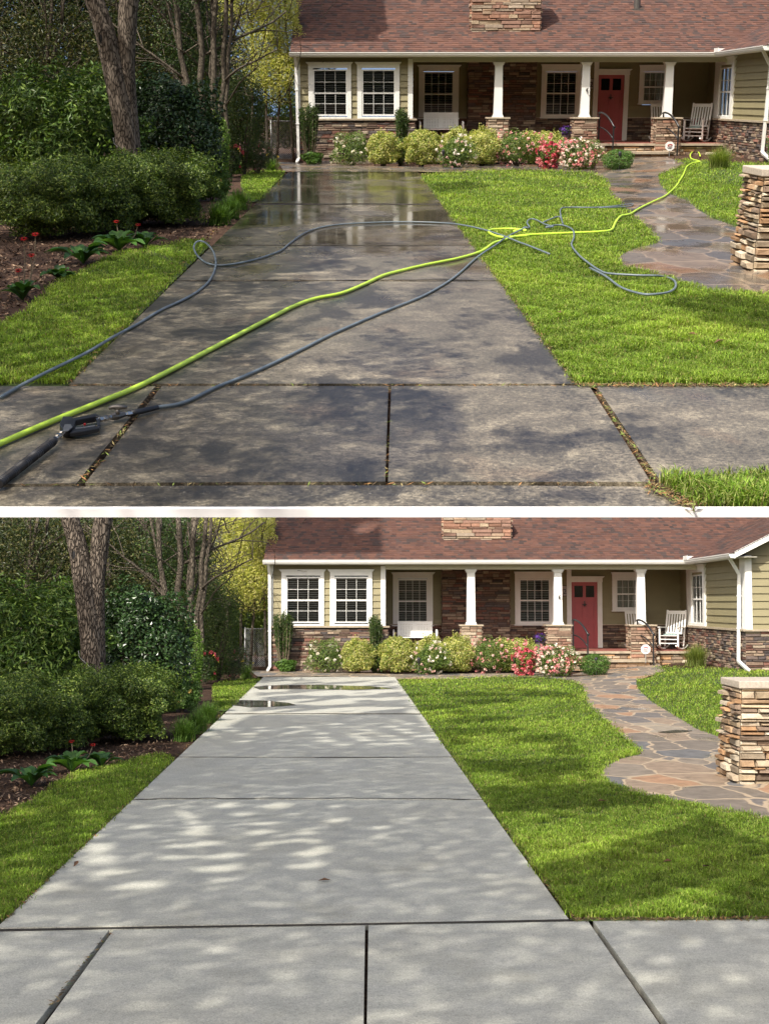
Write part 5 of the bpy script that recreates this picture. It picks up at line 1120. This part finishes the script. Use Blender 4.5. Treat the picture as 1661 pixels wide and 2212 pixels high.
pB = pillar(VB, 1588, 1692, 1472, 1, ''); tag(pB, 'rough stacked stone pillar with flat cap at the right edge' + LOW, 'pillar')
pA = pillar(VA, 1618, 584, 364, 1, ''); m = Matrix.Translation(pA.location); pA.matrix_world = MA @ m; tag(pA, 'rough stacked stone pillar with flat cap at the right edge' + UP, 'pillar')

# ================================================================ HOSES AND SPRAY GUN (upper yard)
f3 = lambda p: (1107.3 + p[0] * .33333, 332.2 + p[1] * .33333)
f2 = lambda p: (588.3 + p[0] * .33333, 346.0 + p[1] * .33333)
f1 = lambda p: (20.8 + p[0] * .34167, 318.4 + p[1] * .34167)
f6 = lambda p: (1135 + p[0] * .31667, 27.7 + p[1] * .31667)
f8 = lambda p: (20.8 + p[0] * .34167, 795.9 + p[1] * .34167)
def spl(P, n=8):
    P = np.array(P, float); P = np.vstack([2 * P[0] - P[1], P, 2 * P[-1] - P[-2]]); out = []
    for i in range(1, len(P) - 2):
        for t in np.linspace(0, 1, n, endpoint=False): a, b, c, d = P[i - 1:i + 3]; out.append(.5 * (2 * b + (c - a) * t + (2 * a - 5 * b + 4 * c - d) * t * t + (3 * b - a - 3 * c + d) * t ** 3))
    out.append(P[-2]); return np.array(out)
def on_lawn(px): return any(inside(np.array(q, float), px[:, 0], px[:, 1]).any() for q in (LA,))
def run(px, rad, lift=None):
    px = spl(px); g = VA.G(px[:, 0], px[:, 1], 0); gr = np.zeros(len(px), bool)
    for q in (LA, LAR, LAN): gr |= inside(q, px[:, 0], px[:, 1])
    h = rad + .004 + gr * (.012 if rad > .015 else .034); k = np.ones(5) / 5; h = np.convolve(np.pad(h, 2, 'edge'), k, 'valid')
    if lift is not None: h = h + np.interp(np.arange(len(px)) / len(px), lift[0], lift[1])
    px2 = VA.G(px[:, 0], px[:, 1] + h * 0, 0) if lift is None else None
    P = np.stack([VA.G(x, y, hh) for (x, y), hh in zip(px, h)]); return P
yel = [f6(p) for p in ((1192, 975), (1180, 948), (1150, 943), (1125, 962), (1130, 990), (1165, 1003), (1190, 1012), (1140, 1020), (1100, 1045), (1082, 1085))] + [f3(p) for p in ((1085, 165), (1060, 205), (1020, 245), (980, 275), (900, 312), (820, 352), (760, 388), (700, 402), (665, 445), (640, 490), (560, 503), (400, 510), (200, 518), (40, 530))] + [f2(p) for p in ((1500, 515), (1430, 537), (1350, 590), (1200, 635), (1000, 675), (850, 710), (720, 745), (600, 800), (450, 860), (280, 895), (150, 940), (0, 1015))] + [f8(p) for p in ((900, 70), (600, 200), (300, 320), (0, 448), (-160, 520))]
YO = MB(); Pw = run(yel, .0185); YO.tube(Pw, .0185, 12)
Pw = run([f3(p) for p in ((10, 500), (60, 488))] + [f2(p) for p in ((1640, 455), (1560, 443), (1440, 446), (1400, 458), (1430, 482), (1500, 497), (1661, 487))][::1], .0185); YO.tube(Pw, .0185, 12)
yo = YO.build('garden_hose', M['yellow'], None, True); yo.matrix_world = MA; tag(yo, 'bright yellow green garden hose running from the house across lawn and wet driveway', 'hose')
gh = MB()
g1 = [f1(p) for p in ((-60, 1580), (80, 1500), (240, 1418), (350, 1365), (500, 1290), (650, 1200), (800, 1120), (950, 1030), (1100, 960), (1200, 900), (1270, 830), (1303, 740), (1288, 660), (1240, 602), (1190, 592), (1165, 625), (1180, 672), (1230, 720), (1300, 742), (1400, 738), (1550, 708), (1661, 672))] + [f2(p) for p in ((60, 580), (110, 540), (200, 475), (300, 437), (450, 413), (700, 400), (900, 398), (1080, 403), (1220, 416), (1370, 448), (1500, 490), (1600, 530))] + [f3(p) for p in ((100, 592), (240, 648))]
Pg = run(g1, .0125); gh.tube(Pg, .0125, 10)
g2 = [f8(p) for p in ((925, 247), (1100, 215), (1300, 120), (1450, 62))] + [f2(p) for p in ((0, 1318), (200, 1220), (400, 1120), (700, 990), (950, 890), (1100, 810), (1200, 740), (1300, 650), (1365, 600), (1450, 545), (1520, 495), (1640, 435))] + [f3(p) for p in ((70, 478), (108, 474), (93, 445), (110, 422), (150, 425), (210, 455), (262, 470), (215, 474), (270, 461), (330, 462), (388, 490), (397, 540), (382, 590), (430, 655), (500, 712), (560, 752), (620, 773), (800, 785), (950, 790), (1040, 815), (1056, 860), (1010, 895), (900, 910), (830, 905), (740, 880), (680, 850), (600, 790), (500, 738))]
Pg2 = run(g2, .0125); gh.tube(Pg2, .0125, 10)
g3 = [f3(p) for p in ((200, 440), (300, 405), (325, 455), (312, 400), (310, 360), (350, 345), (550, 345), (700, 332), (778, 322), (740, 340), (560, 347))]
gh.tube(run(g3, .0125), .0125, 10)
go = gh.build('pressure_hose', M['grey_hose'], None, True); go.matrix_world = MA; tag(go, 'grey pressure washer hose looping over the wet driveway and the lawn', 'hose')
# the gun: local frame on the ground
def gun():
    r = empty('spray_gun'); G = lambda cx, cy, h: VA.G(*f8((cx, cy)), h)
    o = G(450, 380, 0); L = lambda cx, cy, h: G(cx, cy, h) - np.array([o[0], o[1], 0])
    a, b = L(-70, 730, .03), L(285, 452, .045); n = 110; t = np.linspace(0, 1, n); P = a + (b - a) * t[:, None]; rad = .0235 + .0035 * np.sign(np.sin(t * 2 * np.pi * 38)); rad[-3:] = .02
    MB().tube(P, rad, 16).build('lance_grip', M['plastic_black'], r)
    b = MB(); p0, p1 = L(285, 446, .045), L(335, 405, .045)
    b.tube([p0 + (p1 - p0) * t for t in (0, .3, .31, .55, .56, .8, .81, 1)], [.012, .012, .018, .018, .012, .012, .017, .017], 6); b.build('lance_coupling', M['chrome'], r)
    def prism(pts, z0, z1, mat, name, bev=.006):
        A = [L(x, y, z0) for x, y in pts]; B_ = [q + np.array([0, 0, z1 - z0]) for q in A]; m_ = len(pts); mm = MB(); mm.add(np.array(A + B_), [list(range(m_)), list(range(m_, 2 * m_))[::-1]] + [[i, i + m_, (i + 1) % m_ + m_, (i + 1) % m_] for i in range(m_)])
        ob = mm.build(name, M[mat], r); bm = bmesh.new(); bm.from_mesh(ob.data); bmesh.ops.recalc_face_normals(bm, faces=bm.faces[:]); bm.to_mesh(ob.data); bm.free()
        if bev: bv = ob.modifiers.new('bevel', 'BEVEL'); bv.width = bev; bv.segments = 3
        return ob
    prism([(318, 400), (340, 350), (395, 350), (420, 372), (408, 412), (380, 430), (340, 432)], .012, .060, 'plastic_black', 'gun_body')
    prism([(334, 402), (348, 358), (386, 356), (398, 372), (370, 398)], .060, .0655, 'silver', 'gun_badge', .002)
    prism([(395, 352), (545, 320), (570, 332), (572, 342), (548, 338), (415, 364)], .020, .058, 'plastic_black', 'handle')
    prism([(400, 412), (558, 392), (572, 380), (576, 388), (568, 404), (470, 424), (380, 436)], .016, .045, 'plastic_black', 'trigger_guard')
    prism([(550, 340), (573, 345), (577, 385), (556, 392)], .018, .05, 'plastic_black', 'handle_end')
    prism([(410, 386), (540, 368), (542, 374), (420, 396)], .03, .042, 'silver', 'trigger', .002); prism([(468, 356), (482, 354), (482, 359), (469, 361)], .05, .060, 'red', 'safety_catch', .001)
    b = MB(); q0, q1 = L(545, 328, .04), L(640, 306, .04)
    b.tube([q0 + (q1 - q0) * t for t in (0, .2, .21, .4, .41, .52, .53, .8, .81, 1)], [.012, .012, .018, .018, .012, .012, .019, .019, .014, .014], 6); b.build('hose_coupling', M['chrome'], r)
    v0, v1 = L(636, 308, .036), L(728, 290, .036); vb = MB().tube([v0, v0 + (v1 - v0) * .2, v0 + (v1 - v0) * .45, v0 + (v1 - v0) * .7, v1], [.015, .021, .026, .021, .015], 8).build('valve', M['cast'], r)
    c = L(684, 290, .06); b = MB(); b.tube([c, c + [0, 0, .035]], .013, 8); b.tube([c + [-.052, -.008, .04], c + [-.03, 0, .046], c + [0, 0, .046], c + [.03, 0, .046], c + [.055, .008, .042]], [.011, .014, .019, .014, .011], 8); b.build('valve_handle', M['cast'], vb, True)
    b = MB(); w0, w1 = L(726, 291, .036), L(772, 283, .036); b.tube([w0 + (w1 - w0) * t for t in (0, .3, .31, .7, .71, 1)], [.013, .013, .019, .019, .014, .014], 6); b.build('swivel', M['chrome'], r)
    s0, s1 = L(768, 284, .034), L(936, 246, .026); MB().tube([s0 + (s1 - s0) * t for t in np.linspace(0, 1, 6)], [.020, .020, .019, .018, .0165, .015], 14).build('hose_sleeve', M['plastic_black'], r, True)
    r.matrix_world = MA @ Matrix.Translation((o[0], o[1], 0)); tag(r, 'black spray gun with ribbed lance grip and shut off valve on the sidewalk', 'spray gun')
gun()

# ================================================================ UNSEEN TREES, CROWNS SHAPED TO DAPPLE THE YARDS
def canopy(V, sun, regions, tmin, seed, lab, trunk):
    """an unseen crown, its leaves laid along sun rays to shade the listed stretches of ground"""
    rg = np.random.default_rng(seed); b = MB(); s = np.array(sun); r = empty('shadow_caster_tree', *trunk, 0)
    for (poly, per, thr, size, fr) in regions:
        if len(poly[0]) == 3: P3 = np.array([V.P(*q) for q in poly]); pts = P3[0] + rg.random((per, 1)) * (P3[1] - P3[0]) + rg.random((per, 1)) * (P3[2] - P3[0]); g = pts
        else:
            po = np.array([V.G(x, y) for x, y in poly]); lo, hi = po.min(0), po.max(0); A = (hi[0] - lo[0]) * (hi[1] - lo[1]); n = int(per * A)
            x = rg.uniform(lo[0], hi[0], n); y = rg.uniform(lo[1], hi[1], n); k = inside(po[:, :2], x, y); g = np.stack([x[k], y[k], 0 * x[k]], -1)
        # clumps and gaps of the foliage
        ph = rg.uniform(0, 6.28, (10,)); an = rg.uniform(0, 6.28, 10); f_ = fr * rg.uniform(.6, 2.2, 10)
        sh = np.array([s[0], s[1]]) / math.hypot(s[0], s[1]); U = (g[:, 0] * sh[0] + g[:, 1] * sh[1]) * .68; Wc = -g[:, 0] * sh[1] + g[:, 1] * sh[0]
        nz = sum(np.sin(f_[i] * (U * math.cos(an[i]) + Wc * math.sin(an[i])) + ph[i]) for i in range(10)) / 3
        al = rg.uniform(0, 6.28, 6); pl_ = rg.uniform(0, 6.28, 6); lo_ = sum(np.sin(rg.uniform(.9, 1.9) * (g[:, 0] * math.cos(al[i]) + g[:, 1] * .6 * math.sin(al[i])) + pl_[i]) for i in range(6)) / 2.4
        g = g[(nz > thr + .25) | ((lo_ < .55) & (fr > 5))]; n = len(g); t = tmin(g[:, 1]) + rg.uniform(0, 2.2, n); p = g + s * t[:, None]
        leaf_add(b, p, np.tile(s, (n, 1)) + rg.normal(0, .55, (n, 3)), size, size * .6, pick(DARK, n, rg), rg)
    b.V = [v - np.array([*trunk, 0]) for v in b.V]; cr = b.build('crown', M['leaf'], r)
    c = np.concatenate(b.V).mean(0); tm = MB(); tips = []; P = [(0, 0, 0), (.1, .1, c[2] * .3), tuple(c * .45 + [0, 0, c[2] * .1]), tuple(c * .95)]; P = spl(P, 6); tm.tube(P, np.linspace(.28, .08, len(P)), 14)
    for k in range(10): i = rg.integers(8, len(P)); limb(tm, P[i], (rg.normal(0, 1), rg.normal(0, 1), rg.uniform(0, .5)), 3, .06, 1, rg, tips)
    tm.build('trunk', M['bark'], r, True)
    if V is VA: r.matrix_world = MA @ Matrix.Translation((trunk[0], trunk[1], 0))
    return tag(r, lab, 'tree')
tB = lambda Y: np.maximum(.46 * Y + 7.5, 13.5)
tAf = lambda Y: 8.0 + 0 * Y
FULL = 44
canopy(VB, SUN, [
    ([(-150, 1800), (380, 1620), (545, 1545), (900, 1545), (960, 1610), (1100, 1800), (1228, 1985), (1760, 1985), (1800, 2290), (-250, 2290)], 470, -.9, .12, 8.5),
    ([(545, 1545), (570, 1470), (850, 1470), (900, 1545)], 200, -.25, .2, 4.5),
    ([(870, 1500), (990, 1490), (1190, 1540), (1290, 1680), (1150, 1700), (1000, 1640)], 260, .05, .17, 2.2),
    ([(1000, 1640), (1300, 1680), (1500, 1760), (1700, 1850), (1760, 1990), (1230, 1990)], 320, -.45, .17, 1.9),
    ([(950, 1492), (1080, 1487), (1240, 1498), (1250, 1518), (1000, 1528)], 200, -.5, .2, 2.0),
    ([(-60, 1500), (380, 1500), (380, 1620), (-150, 1800)], 230, -.7, .16, 4.0),
    ([(560, 1230, 43.8), (560, 1100, 47), (840, 1225, 43.8)], 9000, -1.5, .2, 2.6)], tB, 31, 'leafy shade tree over the sidewalk behind the viewer' + LOW, (-8.5, -6.5))
canopy(VA, SUNA, [
    ([(-80, 640), (440, 530), (600, 440), (700, 520), (760, 600), (600, 690), (560, 830), (-100, 830)], 300, -.75, .14, 5.5),
    ([(-80, 828), (700, 828), (1000, 850), (980, 960), (640, 1100), (-100, 1100)], 330, -.8, .14, 5.5),
    ([(560, 690), (760, 690), (1000, 760), (1040, 830), (540, 830)], 200, -.1, .15, 5.0), ([(640, 960), (1250, 930), (1300, 1100), (640, 1100)], 190, .3, .2, 4.6),
    ([(590, 378), (760, 385), (740, 480), (560, 470)], 160, -.3, .2, 3.0), ([(430, 1010), (900, 1040), (900, 1100), (430, 1100)], 100, .4, .2, 4.0),
    ([(930, 392), (1010, 390), (1060, 400), (1030, 414), (940, 414)], 200, -1, .2, 2.0), ([(1430, 650), (1540, 640), (1700, 650), (1720, 720), (1560, 708)], 240, -1.2, .2, 1.0),
    ([(-60, 400), (440, 400), (450, 520), (-60, 690)], 230, -.7, .16, 4.0),
    ([(615, 118, 45.6), (615, 0, 49.5), (850, 118, 45.6)], 9000, -1.5, .2, 2.6)], tAf, 32, 'leafy shade tree over the sidewalk behind the viewer' + UP, (-6.0, 2.0))
bpy.context.view_layer.update()
